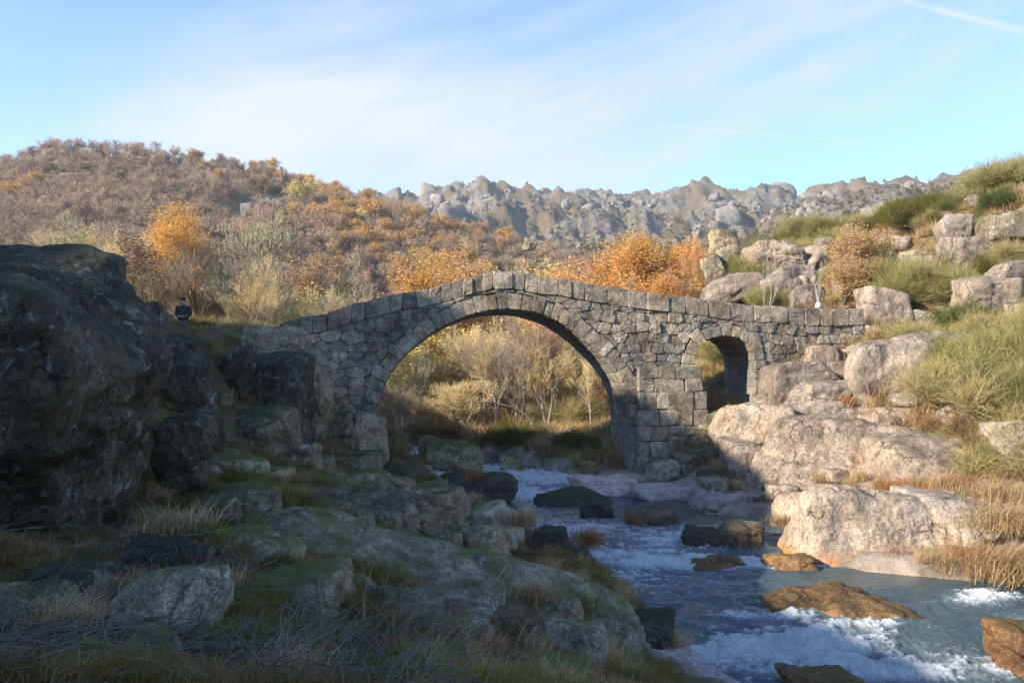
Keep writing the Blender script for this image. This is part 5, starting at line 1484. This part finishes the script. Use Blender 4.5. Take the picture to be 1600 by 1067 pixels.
# ---- grasses, brooms and gorse
def tuft(seed, n, h, spread, width, lean=0.5, droop=0.5, mat='grass_tan', base=0.1, up=1.0):
    rg = np.random.RandomState(seed)
    a = rg.uniform(0, 2 * math.pi, n); b = rg.normal(0, base, (n, 2)); L = h * rg.uniform(.5, 1.15, n); ln = np.abs(rg.normal(0, lean, n))
    d = np.stack([np.cos(a) * ln, np.sin(a) * ln, np.full(n, up)], 1); d /= np.linalg.norm(d, axis=1, keepdims=True)
    p0 = np.column_stack([b, np.full(n, -0.03)]); side = np.stack([-np.sin(a + .5), np.cos(a + .5), np.zeros(n)], 1)
    p1 = p0 + d * (L * .5)[:, None]; d2 = d + np.stack([np.cos(a), np.sin(a), -np.full(n, 1.0)], 1) * droop * rg.uniform(.3, 1.2, n)[:, None]
    d2 /= np.linalg.norm(d2, axis=1, keepdims=True); p2 = p1 + d2 * (L * .5)[:, None]
    w = (width * rg.uniform(.6, 1.3, n))[:, None]
    V = np.stack([p0 - side * w, p0 + side * w, p1 + side * w * .8, p1 - side * w * .8, p2], 1).reshape(-1, 3)
    o = np.arange(n)[:, None] * 5
    return mesh_np('tuft', V, [np.concatenate([o, o + 1, o + 2, o + 3], 1), np.concatenate([o + 3, o + 2, o + 4], 1)], [MAT[mat]], True)


T = {
 'olive': [tuft(i, 150, .24, .2, .0032, .6, .7, 'grass_olive') for i in range(3)],
 'green': [tuft(10 + i, 150, .34, .2, .0034, .6, .7, 'grass_green') for i in range(3)],
 'tan': [tuft(20 + i, 160, .42, .2, .0045, .5, .5, 'grass_tan') for i in range(3)],
 'rust': [tuft(30 + i, 160, .36, .2, .0055, .7, .4, 'grass_rust') for i in range(2)],
 'heath': [tuft(40 + i, 160, .20, .2, .0034, .8, .4, 'heath_brown', .14) for i in range(3)],
}
left_of = lambda x, Y: x < xl_(Y) - 0.15


def strew(name, kinds, n, seed, pxr, Yr, sc, cond, noise_seed=None, thr=0.0):
    rg = np.random.RandomState(seed); px = rg.uniform(*pxr, n); Y = np.exp(rg.uniform(math.log(Yr[0]), math.log(Yr[1]), n)); x = (px - 800) / F * Y
    ok = cond(x, Y)
    if noise_seed is not None: ok &= fbm(col3(x * .5, Y * .5), 3, noise_seed) > thr + rg.uniform(-.2, .2, n)
    x, Y = x[ok], Y[ok]; z = ground_h(x, Y)
    rot = np.stack([rg.uniform(-.25, .25, len(x)), rg.uniform(-.25, .25, len(x)), rg.uniform(0, 6.3, len(x))], 1)
    return scatter_stuff(name, [m_ for k in kinds for m_ in T[k]], col3(x, Y, z), rot, rg.uniform(*sc, len(x)) * (0.8 + Y / 45))


strew('bank_grass', ['olive', 'olive', 'heath'], 8000, 1, (-60, 1050), (4.8, 34), (.5, 1.1), left_of)
strew('green_grass', ['green'], 5000, 2, (-60, 1000), (4.8, 34), (.5, 1.05), left_of, 5, 0.05)
strew('dead_bracken', ['heath', 'heath', 'tan'], 2600, 3, (-60, 980), (4.8, 26), (.5, 1.1), left_of, 6, 0.12)
rightc = lambda x, Y: (x > xr_(Y) + 0.9) & ~((Y < 36.5) & (x < xr_(Y) + 7.5 + 1.5 * np.sin(Y * 1.7)) & (np.sin(x * 3.1 + Y * 2.3) < .75))
strew('slope_grass', ['tan', 'olive', 'heath'], 8000, 4, (1090, 1660), (20, 75), (.5, 1.2), rightc, 7, -0.05)
strew('slope_bracken', ['rust', 'heath'], 3000, 5, (1090, 1660), (22, 75), (.6, 1.3), rightc, 8, 0.1)
beh = lambda x, Y: ~((x > xl_(Y) - .2) & (x < xr_(Y) + .2))
strew('meadow_grass', ['tan', 'olive', 'olive', 'heath', 'green'], 8000, 6, (-40, 1150), (36.5, 90), (.7, 1.6), beh)
strew('valley_scrub', ['heath', 'tan', 'heath'], 4000, 7, (-40, 1200), (55, 120), (1.5, 3.0), beh)

# tufts one can point to
rgt = random.Random(2)
big = {k: [tuft(100 + 10 * j + i, 420, .55, .2, .0048 if k != 'green' else .0045, .62, .75 if k in ('tan', 'green') else .45, m_, .13) for i in range(2)] for j, (k, m_) in enumerate((('tan', 'grass_tan'), ('green', 'grass_green'), ('rust', 'grass_rust')))}
huge = {k: tuft(200 + j, 1500, .95, .2, .0055, .6, .75 if k == 'tan' else .4, 'grass_' + k, .42) for j, k in enumerate(('tan', 'rust'))}
TU = [('green', 985, 985, 15.2, 1.6, 'long-haired green grass tuft hanging at the river end of the long slab'), ('tan', 1040, 995, 15.0, 1.2, 'straw tuft at the tip above the rapids'), ('tan', 830, 925, 13.6, 1.3, 'straw-coloured grass clump on the slope of the long slab'),
 ('green', 900, 945, 14.0, 1.4, 'dark green grass clump right of the straw one on the long slab'), ('tan', 812, 808, 21.0, 1.5, 'dry grass tuft on the left shore beside the leaning pale boulder'), ('rust', 920, 838, 24.0, 1.5, 'round rusty grass tussock standing in the stream'),
 ('rust', 858, 872, 22.0, 1.4, 'rusty tuft growing on the dark flat ledge'), ('rust', 742, 742, 31, 1.2, 'reddish tuft on the dark midstream hump'), ('rust', 995, 808, 27.6, 1.3, 'brown tuft on the left end of the tan pointed boulder'),
 ('tan', 730, 778, 26.0, 1.3, 'pale reed tuft at the foot of the midstream stones'), ('rust', 1405, 758, 26.0, 2.2, 'big sunlit orange grass mound between the sunny slabs'), ('rust', 1440, 772, 25.0, 2.2, 'second orange grass mound right of the big one'), ('rust', 1500, 742, 26.5, 2.2, 'orange tuft below the white base of the whale-shaped rock'),
 ('tan', 1480, 868, 21.6, 2.1, 'thick straw tussock hanging over the water at the right'), ('rust', 1525, 868, 21.4, 2.4, 'orange-brown tussock hanging over the water beside the straw one'), ('tan', 1580, 868, 20.6, 3.4, 'tall dry grass at the right edge above the smooth water'),
 ('tan', 1595, 800, 21.8, 3.2, 'dry grass clump at the right edge higher up the bank'), ('tan', 1222, 812, 26.2, 1.2, 'tiny straw tuft at the left tip of the cream slab'), ('tan', 1555, 760, 24, 2.6, 'dry grass clump right of the whale-shaped rock'), ('tan', 1430, 1050, 0, 0, ''),
 ('tan', 275, 815, 12.5, 1.6, 'yellowish grass clump at the right foot of the huge boulder'), ('green', 330, 835, 12, 1.4, 'green grass clump beside the mossy shoulder rock'), ('green', 440, 770, 18, 1.5, 'green grass clump in the middle of the left bank'),
 ('tan', 455, 1040, 6.2, .9, 'straw tuft near the bottom edge left of the middle'), ('tan', 100, 960, 7.0, .9, 'thin dry grass between the left edge boulders'), ('green', 540, 1050, 6.8, .9, 'green tuft at the bottom edge below the moss cap boulder'), ('tan', 880, 1040, 10.5, 1.0, 'straw tuft at the foot of the angular blue-grey block'),
 ('tan', 1150, 755, 30.4, 1.1, 'brown tuft between the lavender slabs'), ('rust', 1290, 738, 31, 1.2, 'small rusty tuft below the ledge block')]
for k, px, py, Y, s_, l in TU:
    if not l: continue
    p_ = P(px, py, Y); g = max(gz(p_[0], Y), 0 * p_[2]); z = p_[2] - 0.25 * s_ * 0.5
    hg = s_ > 1.9
    if hg: s_ /= 2.6; z = p_[2] - .35 * s_
    o = link('grass_tuft', huge[k] if hg else big[k][rgt.randint(0, 1)], None, (p_[0], Y, z), rgt.uniform(0, 6)); o.scale = (s_ * 1.15, s_ * 1.15, s_ * .8); tag(o, l, 'grass tuft')


def bush(seed, n, h, w, mat, width=.004, sub=4):
    """gorse and broom: fine shoots fanning out of several crowns, each with side shoots"""
    rg = np.random.RandomState(seed); parts = []
    cs = [(rg.normal(0, w * .30), rg.normal(0, w * .30), rg.uniform(0, h * .5)) for _ in range(sub * 5)]
    for c in cs:
        m_ = n // (5 * len(cs)); a = rg.uniform(0, 6.3, m_); e = rg.uniform(-0.1, 1.5, m_); L = rg.uniform(.25, .8, m_) * h * .62
        d = np.stack([np.cos(a) * np.cos(e), np.sin(a) * np.cos(e), np.sin(e)], 1); p0 = np.array(c) + rg.normal(0, w * .07, (m_, 3))
        p1 = p0 + d * L[:, None]
        parts.append(np.column_stack([p0, p1, np.full(m_, width)]))
        for _ in range(5):
            t = rg.uniform(.25, 1, (m_, 1)); q = p0 + (p1 - p0) * t; dd = d + rg.normal(0, .42, (m_, 3)) + np.array([0, 0, .15])
            parts.append(np.column_stack([q, q + dd * (L * rg.uniform(.15, .45, m_))[:, None], np.full(m_, width * .75)]))
    s = np.concatenate(parts); d = s[:, 3:6] - s[:, :3]; u, v = frame_of(d / np.linalg.norm(d, axis=1, keepdims=True)); k = rg.uniform(0, 3, len(s))[:, None]
    sd = (u * np.cos(k) + v * np.sin(k)) * s[:, 6:7]; mid = (s[:, :3] + s[:, 3:6]) / 2 + rg.normal(0, .03, (len(s), 3))
    V = np.stack([s[:, :3] - sd, s[:, :3] + sd, mid + sd, mid - sd, s[:, 3:6]], 1).reshape(-1, 3); o = np.arange(len(s))[:, None] * 5
    return mesh_np('bush', V, [np.concatenate([o, o + 1, o + 2, o + 3], 1), np.concatenate([o + 3, o + 2, o + 4], 1)], [MAT[mat]], True)


BU = {'broom': [bush(1, 19000, 1.6, 1.5, 'broom_green', .0042), bush(2, 19000, 1.6, 1.5, 'broom_green', .0042)], 'gorse': [bush(3, 19000, 1.2, 1.6, 'needle_green', .0042), bush(4, 19000, 1.2, 1.6, 'needle_green', .0042)],
      'tanb': [bush(5, 19000, 1.4, 1.6, 'broom_tan', .0042), bush(6, 19000, 1.4, 1.6, 'broom_tan', .0042)], 'heath': [bush(7, 12000, 1.0, 1.5, 'heath_brown', .005)], 'olive': [bush(8, 19000, 1.3, 1.7, 'leaf_olive', .0042)]}
BL = [('heath', 1545, 575, 31.5, 1.8, 'brown dead heath between the two large green brooms'), ('heath', 1500, 640, 29, 1.5, 'brown heath patch above the pale ledge in the thicket'), ('gorse', 1540, 530, 33, 1.6, 'dark green gorse at the top of the thicket'), ('tanb', 1465, 570, 33, 1.3, 'thin tawny gorse left of the large green brooms'), ('broom', 1590, 580, 30, 1.6, 'smaller green broom cut by the right edge'), ('heath', 1580, 655, 27, 1.8, 'reddish brown heath below the dark gorse at the right edge'), ('broom', 1490, 525, 35, 1.2, 'small green broom left of the top of the thicket'),
 ('broom', 1165, 405, 54, 2.2, 'bright green broom beside the mushroom-shaped rock'), ('broom', 1185, 385, 56, 2.0, 'second bright green broom right of the first, behind the bridge'), ('olive', 1215, 378, 60, 1.8, 'dark brown-green heath right of the bright brooms'),
 ('tanb', 1245, 345, 66, 2.2, 'pale green bush on the crest above the outcrop'), ('broom', 1200, 445, 49, 1.4, 'low green broom behind the left white sapling'), ('broom', 1430, 440, 41, 2.2, 'fine green broom above the right end of the bridge'), ('tanb', 1475, 425, 40, 2.0, 'broad yellow-green broom right of the fine one on the slope'),
 ('tanb', 1400, 460, 41, 1.6, 'dry grey-green broom by the sharp pale boulder'), ('broom', 1440, 515, 36, 1.5, 'low green broom growing over the sunlit slab'), ('gorse', 1520, 470, 36, 2.2, 'dark gorse clump below the pale ledge'), ('tanb', 1545, 495, 34, 2.0, 'olive gorse clump right of the dark one'),
 ('broom', 1510, 560, 32, 2.4, 'large green broom left in the right-hand thicket'), ('broom', 1570, 545, 31, 2.6, 'large green broom at the right edge of the thicket'), ('tanb', 1540, 620, 29, 2.6, 'tawny gorse below the large green brooms'), ('tanb', 1490, 600, 31, 1.9, 'tawny gorse at the edge of the tall mauve slab'), ('gorse', 1590, 620, 28.5, 2.2, 'dark green gorse at the right edge'),
 ('tanb', 1590, 700, 26, 2.4, 'tawny bush at the right edge above the dry grass'), ('tanb', 1520, 670, 28.5, 1.6, 'small tawny bush on top of the whale-shaped rock'), ('broom', 1585, 300, 49, 2.4, 'green broom on the upper right slope near the skyline'), ('tanb', 1590, 390, 41, 1.7, 'yellow-green broom below the dark cleft rock'), ('tanb', 1500, 320, 54, 2.4, 'tawny heath on the skyline of the right slope'), ('olive', 1425, 365, 55, 2.6, 'wide dark olive gorse right of the rust-orange oak bush'),
 ('olive', 1395, 352, 60, 2.4, 'olive gorse high behind the rust-orange oak bush'), ('olive', 1470, 355, 55, 2.2, 'olive gorse left of the narrow upright boulder'), ('olive', 1530, 385, 43, 2.0, 'dark gorse overhanging the blocky boulder'), ('tanb', 1310, 380, 57, 1.8, 'tawny heath beside the flat-capped boulder'), ('olive', 1290, 362, 66, 2.2, 'dark heath on the crest left of the oak bush'), ('tanb', 1360, 340, 74, 2.2, 'heath in front of the heap of big blocks'),
 ('olive', 800, 672, 43, 1.5, 'round dark olive bush at the right bank under the arch'), ('tanb', 905, 625, 52, 2.2, 'olive-tan bush at the right side behind the main arch'), ('tanb', 860, 640, 55, 1.8, 'olive-tan bush behind the pair of rough trunks'), 
 ('heath', 700, 665, 50, 2.0, 'brown waterside brush at the foot of the thicket'), ('tanb', 660, 660, 52, 2.0, 'yellowish brush at the waterside under the arch'), ('broom', 1130, 560, 47, 1.6, 'green bush seen through the small arch'), ('olive', 910, 705, 40, 1.2, 'low dark brush inside the foot of the pier')]
for k, px, py, Y, s_, l in BL:
    p_ = P(px, py, Y); z = max(p_[2] - s_ * .7, gz(p_[0], Y) - 0.1) if k != 'x' else 0
    o = link({'broom': 'broom_bush', 'gorse': 'gorse_bush', 'tanb': 'gorse_bush', 'heath': 'heath_bush', 'olive': 'gorse_bush'}[k], BU[k][rgt.randint(0, len(BU[k]) - 1)], None, (p_[0], Y, min(z, gz(p_[0], Y) + .4) if Y > 20 else p_[2] - .2), rgt.uniform(0, 6)); o.rotation_euler = (rgt.uniform(-.3, .3), rgt.uniform(-.3, .3), rgt.uniform(0, 6)); s_ *= .6 if px > 1480 else .68; o.scale = (s_ * 1.25, s_ * 1.25, s_)
    tag(o, l, 'bush')
# more bushes of the slope that cannot be told apart
n_ = 0
while n_ < 85:
    px = R.uniform(1130, 1650); Y = R.uniform(30, 84); x = kdir(px, 533)[0] * Y
    if x < xr_(Y) + 5 or (px < 1400 and Y < 41): continue
    k = R.choice(('tanb', 'olive', 'heath', 'tanb', 'broom', 'gorse')); s_ = R.uniform(.5, 1.1)
    o = link('slope_bush', R.choice(BU[k]), None, (x, Y, gz(x, Y) - .1), R.uniform(0, 6.3)); o.scale = (s_ * 1.2, s_ * 1.2, s_)
    w = where('right', *o.location); nm = {'tanb': 'tawny gorse', 'olive': 'dark olive gorse', 'heath': 'brown heath', 'broom': 'green broom', 'gorse': 'deep green gorse'}[k]; tag(o, f'low {nm} bush {w}', 'bush', f'low {nm} bushes {w}'); n_ += 1

# dead twigs and fallen branches on the left bank
n_ = 0
rg = np.random.RandomState(12)
tw = []
for i in range(4):
    sg = []
    for _ in range(16):
        p = rg.normal(0, .25, 3) * np.array([1, 1, .25]) + np.array([0, 0, .06]); a = rg.uniform(0, 6.3); d = np.array([math.cos(a), math.sin(a), rg.normal(0.15, .25)]); L = rg.uniform(.3, .8)
        for s_ in range(3):
            q = p + d * L / 3; sg.append((*p, *q, .007 - .0018 * s_, .0055 - .0018 * s_)); p = q; d = d + rg.normal(0, .25, 3)
    v, f = tubes(sg, 3); tw.append(mesh_np('twigs', v, [f], [MAT['bark']], True))
T['tw'] = tw
strew('fallen_twigs', ['tw'], 340, 13, (-60, 700), (5, 18), (.5, 1.3), left_of, 14, 0.0)

# ------------------------------------------------------------------ the person on the left bank, and the object on the parapet
def skinned(name, pts, edges, radii, mat, parent, sub=2, root=0):
    me = bpy.data.meshes.new(name); me.from_pydata(pts, edges, []); me.materials.append(mat)
    o = link(name, me, parent)
    md = o.modifiers.new('skin', 'SKIN'); md.use_smooth_shade = True
    for i, r in enumerate(radii):
        v = me.skin_vertices[0].data[i]; v.radius = (r, r) if not hasattr(r, '__len__') else r
        v.use_root = (i == root)
    s = o.modifiers.new('sub', 'SUBSURF'); s.levels = s.render_levels = sub
    return o


def plain(name, c, rough=0.85):
    m = M(name); n = m.noise(30, 4); return m.finish(m.principled(m.mix(n, tuple(x * .8 for x in c), tuple(x * 1.2 for x in c)), rough, m.bump(n, .3, .01), .2))


skin = plain('skin', (0.42, 0.25, 0.19), .6); coat = plain('coat', (0.022, 0.03, 0.035)); green = plain('coat_hem', (0.03, 0.05, 0.035)); trousers = plain('trousers', (0.10, 0.095, 0.08)); capm = plain('cap', (0.012, 0.012, 0.014)); boot = plain('boot', (0.03, 0.022, 0.016))
py_ = 28.6; pp = P(286, 515, py_); gzp = min(gz(pp[0], py_), pp[2]) ; htop = P(286, 471, py_)[2]
pz = htop - 1.64
person = link('person', None, None, (pp[0], py_, pz), 0.15)
tag(person, 'person in dark jacket and black cap standing on the left bank above the rocks', 'person')
# body: pelvis, spine, neck, head, arms bent in front, legs
bp = [(0,0,.95),(0,0,1.18),(0,.01,1.38),(0,0,1.50),(0,-.02,1.58),(0,-.015,1.68),
      (-.19,0,1.42),(-.225,.02,1.15),(-.12,-.20,1.08),(.19,0,1.42),(.225,.02,1.15),(.12,-.20,1.08),
      (-.10,0,.90),(-.12,-.02,.50),(-.13,.02,.09),(.10,0,.90),(.12,-.02,.50),(.13,.02,.09)]
be = [(0,1),(1,2),(2,3),(3,4),(4,5),(2,6),(6,7),(7,8),(2,9),(9,10),(10,11),(0,12),(12,13),(13,14),(0,15),(15,16),(16,17)]
br = [(.15,.11),(.15,.11),(.17,.11),.055,.075,.092,.07,.048,.032,.07,.048,.032,.09,.062,.042,.09,.062,.042]
skinned('body', bp, be, br, skin, person)
skinned('jacket', [(0,0,.86),(0,0,1.0),(0,0,1.2),(0,.01,1.38),(0,0,1.46),(-.20,0,1.42),(-.235,.02,1.14),(-.14,-.18,1.08),(.20,0,1.42),(.235,.02,1.14),(.14,-.18,1.08)],
        [(0,1),(1,2),(2,3),(3,4),(3,5),(5,6),(6,7),(3,8),(8,9),(9,10)], [(.205,.15),(.20,.15),(.20,.145),(.21,.145),(.09,.09),.095,.075,.055,.095,.075,.055], coat, person, 2)
skinned('trousers', [(0,0,.92),(-.10,0,.86),(-.12,-.02,.50),(-.13,.02,.10),(.10,0,.86),(.12,-.02,.50),(.13,.02,.10)], [(0,1),(1,2),(2,3),(0,4),(4,5),(5,6)], [.15,.115,.085,.065,.115,.085,.065], trousers, person, 1)
skinned('scarf', [(-.07,-.03,1.50),(.07,-.03,1.50),(.0,.06,1.51),(-.02,-.08,1.40)], [(0,1),(1,2),(2,0),(0,3)], [.045,.045,.045,.04], coat, person, 1)


def lump(name, parent, loc, dims, mat, seed=1, k=3):
    V, Fa = ico(3); V = V * np.array(dims) / 2
    return link(name, mesh_np(name, V, [Fa], [mat], True), parent, loc)


V, Fa = ico(4); V = V * np.array([.098, .112, .085]); V[:, 2] = np.where(V[:, 2] < 0, V[:, 2] * .25, V[:, 2])
link('cap', mesh_np('cap', V, [Fa], [capm], True), person, (0, -.01, 1.70))
V = ico(3)[0] * np.array([.075, .085, .010]); link('cap_peak', mesh_np('cap_peak', V, [ico(3)[1]], [capm], True), person, (0, -.12, 1.695))
link('nose', mesh_np('nose', ico(2)[0] * np.array([.013, .02, .022]), [ico(2)[1]], [skin], True), person, (0, -.118, 1.635))
for s_ in (-1, 1):
    link('eye', mesh_np('eye', ico(2)[0] * .010, [ico(2)[1]], [capm], True), person, (s_ * .034, -.104, 1.66))
    link('ear', mesh_np('ear', ico(2)[0] * np.array([.012, .022, .032]), [ico(2)[1]], [skin], True), person, (s_ * .098, -.01, 1.645))
    h = link('hand', None, person, (s_ * .085, -.23, 1.08)); h.name = 'hand'
    # palm with fingers folded round each other in front of the belly
    pts = [(0, 0, 0), (-s_ * .045, -.015, 0)]; ed = [(0, 1)]; rr = [.026, .028]
    for q in range(4):
        o_ = len(pts); zf = .028 - q * .019; L = (.036, .04, .038, .03)[q]
        pts += [(-s_ * .06, -.02, zf), (-s_ * (.06 + L * .6), -.045, zf), (-s_ * (.05 + L * .2), -.065, zf)]; ed += [(1, o_), (o_, o_ + 1), (o_ + 1, o_ + 2)]; rr += [.0095, .009, .008]
    o_ = len(pts); pts += [(-s_ * .02, -.03, .035), (-s_ * .045, -.05, .05)]; ed += [(0, o_), (o_, o_ + 1)]; rr += [.011, .009]
    bpy.data.objects.remove(h)
    h = skinned('hand', pts, ed, rr, skin, person, 1); h.location = (s_ * .085, -.215, 1.08)
    link('boot', mesh_np('boot', ico(3)[0] * np.array([.055, .14, .06]), [ico(3)[1]], [boot], True), person, (s_ * .13, -.05, .055))
# the rise he stands on
gx = gz(pp[0], py_)
if pz > gx + .02:
    rock((232, 520, 345, 560), 28.8, 'low grassy rock hump under the standing person', 'granite_black', seed=401, k=6, depth=.7, dz=pz - P(288, 512, 28.8)[2] - .25)

wht = plain('white_enamel', (0.62, 0.62, 0.66), .5); lil = plain('lilac_band', (0.38, 0.40, 0.62), .5)
q = P(1280, 481, 37.6)
pot = link('small_jar', None, None, (q[0], q[1] + .1, q[2]))
tag(pot, 'tiny white and lilac jar-shaped object on top of the parapet below the forked white sapling', 'jar')
def lathe(prof, n=18):
    V = [(r * math.cos(2 * math.pi * i / n), r * math.sin(2 * math.pi * i / n), z) for r, z in prof for i in range(n)]
    Q = [(j * n + i, j * n + (i + 1) % n, (j + 1) * n + (i + 1) % n, (j + 1) * n + i) for j in range(len(prof) - 1) for i in range(n)]
    return np.array(V), np.array(Q)
v, f = lathe([(0.001, 0), (.13, 0), (.15, .03), (.15, .10), (.12, .20), (.075, .25), (.075, .28), (.001, .285)]); link('jar_body', mesh_np('jar_body', v, [f], [wht], True), pot)
v, f = lathe([(.152, .05), (.154, .06), (.150, .12), (.138, .16), (.134, .165)]); link('band', mesh_np('band', v, [f], [lil], True), pot)


# ------------------------------------------------------------------ the air of the valley
v, f = np.array([(x, y, z) for x in (-1130, 1130) for y in (-1130, 1130) for z in (-9, 262)], float), np.array([(0, 1, 3, 2), (4, 6, 7, 5), (0, 4, 5, 1), (2, 3, 7, 6), (0, 2, 6, 4), (1, 5, 7, 3)])
hm = M('haze'); vol = hm.node('ShaderNodeVolumePrincipled', {'Color': (0.80, 0.88, 1.0), 'Density': 0.00026, 'Anisotropy': 0.2}).outputs[0]
hm.l.new(vol, hm.out.inputs['Volume'])
link('haze', mesh_np('haze', v, [f], [hm.m], False), kind='stuff')
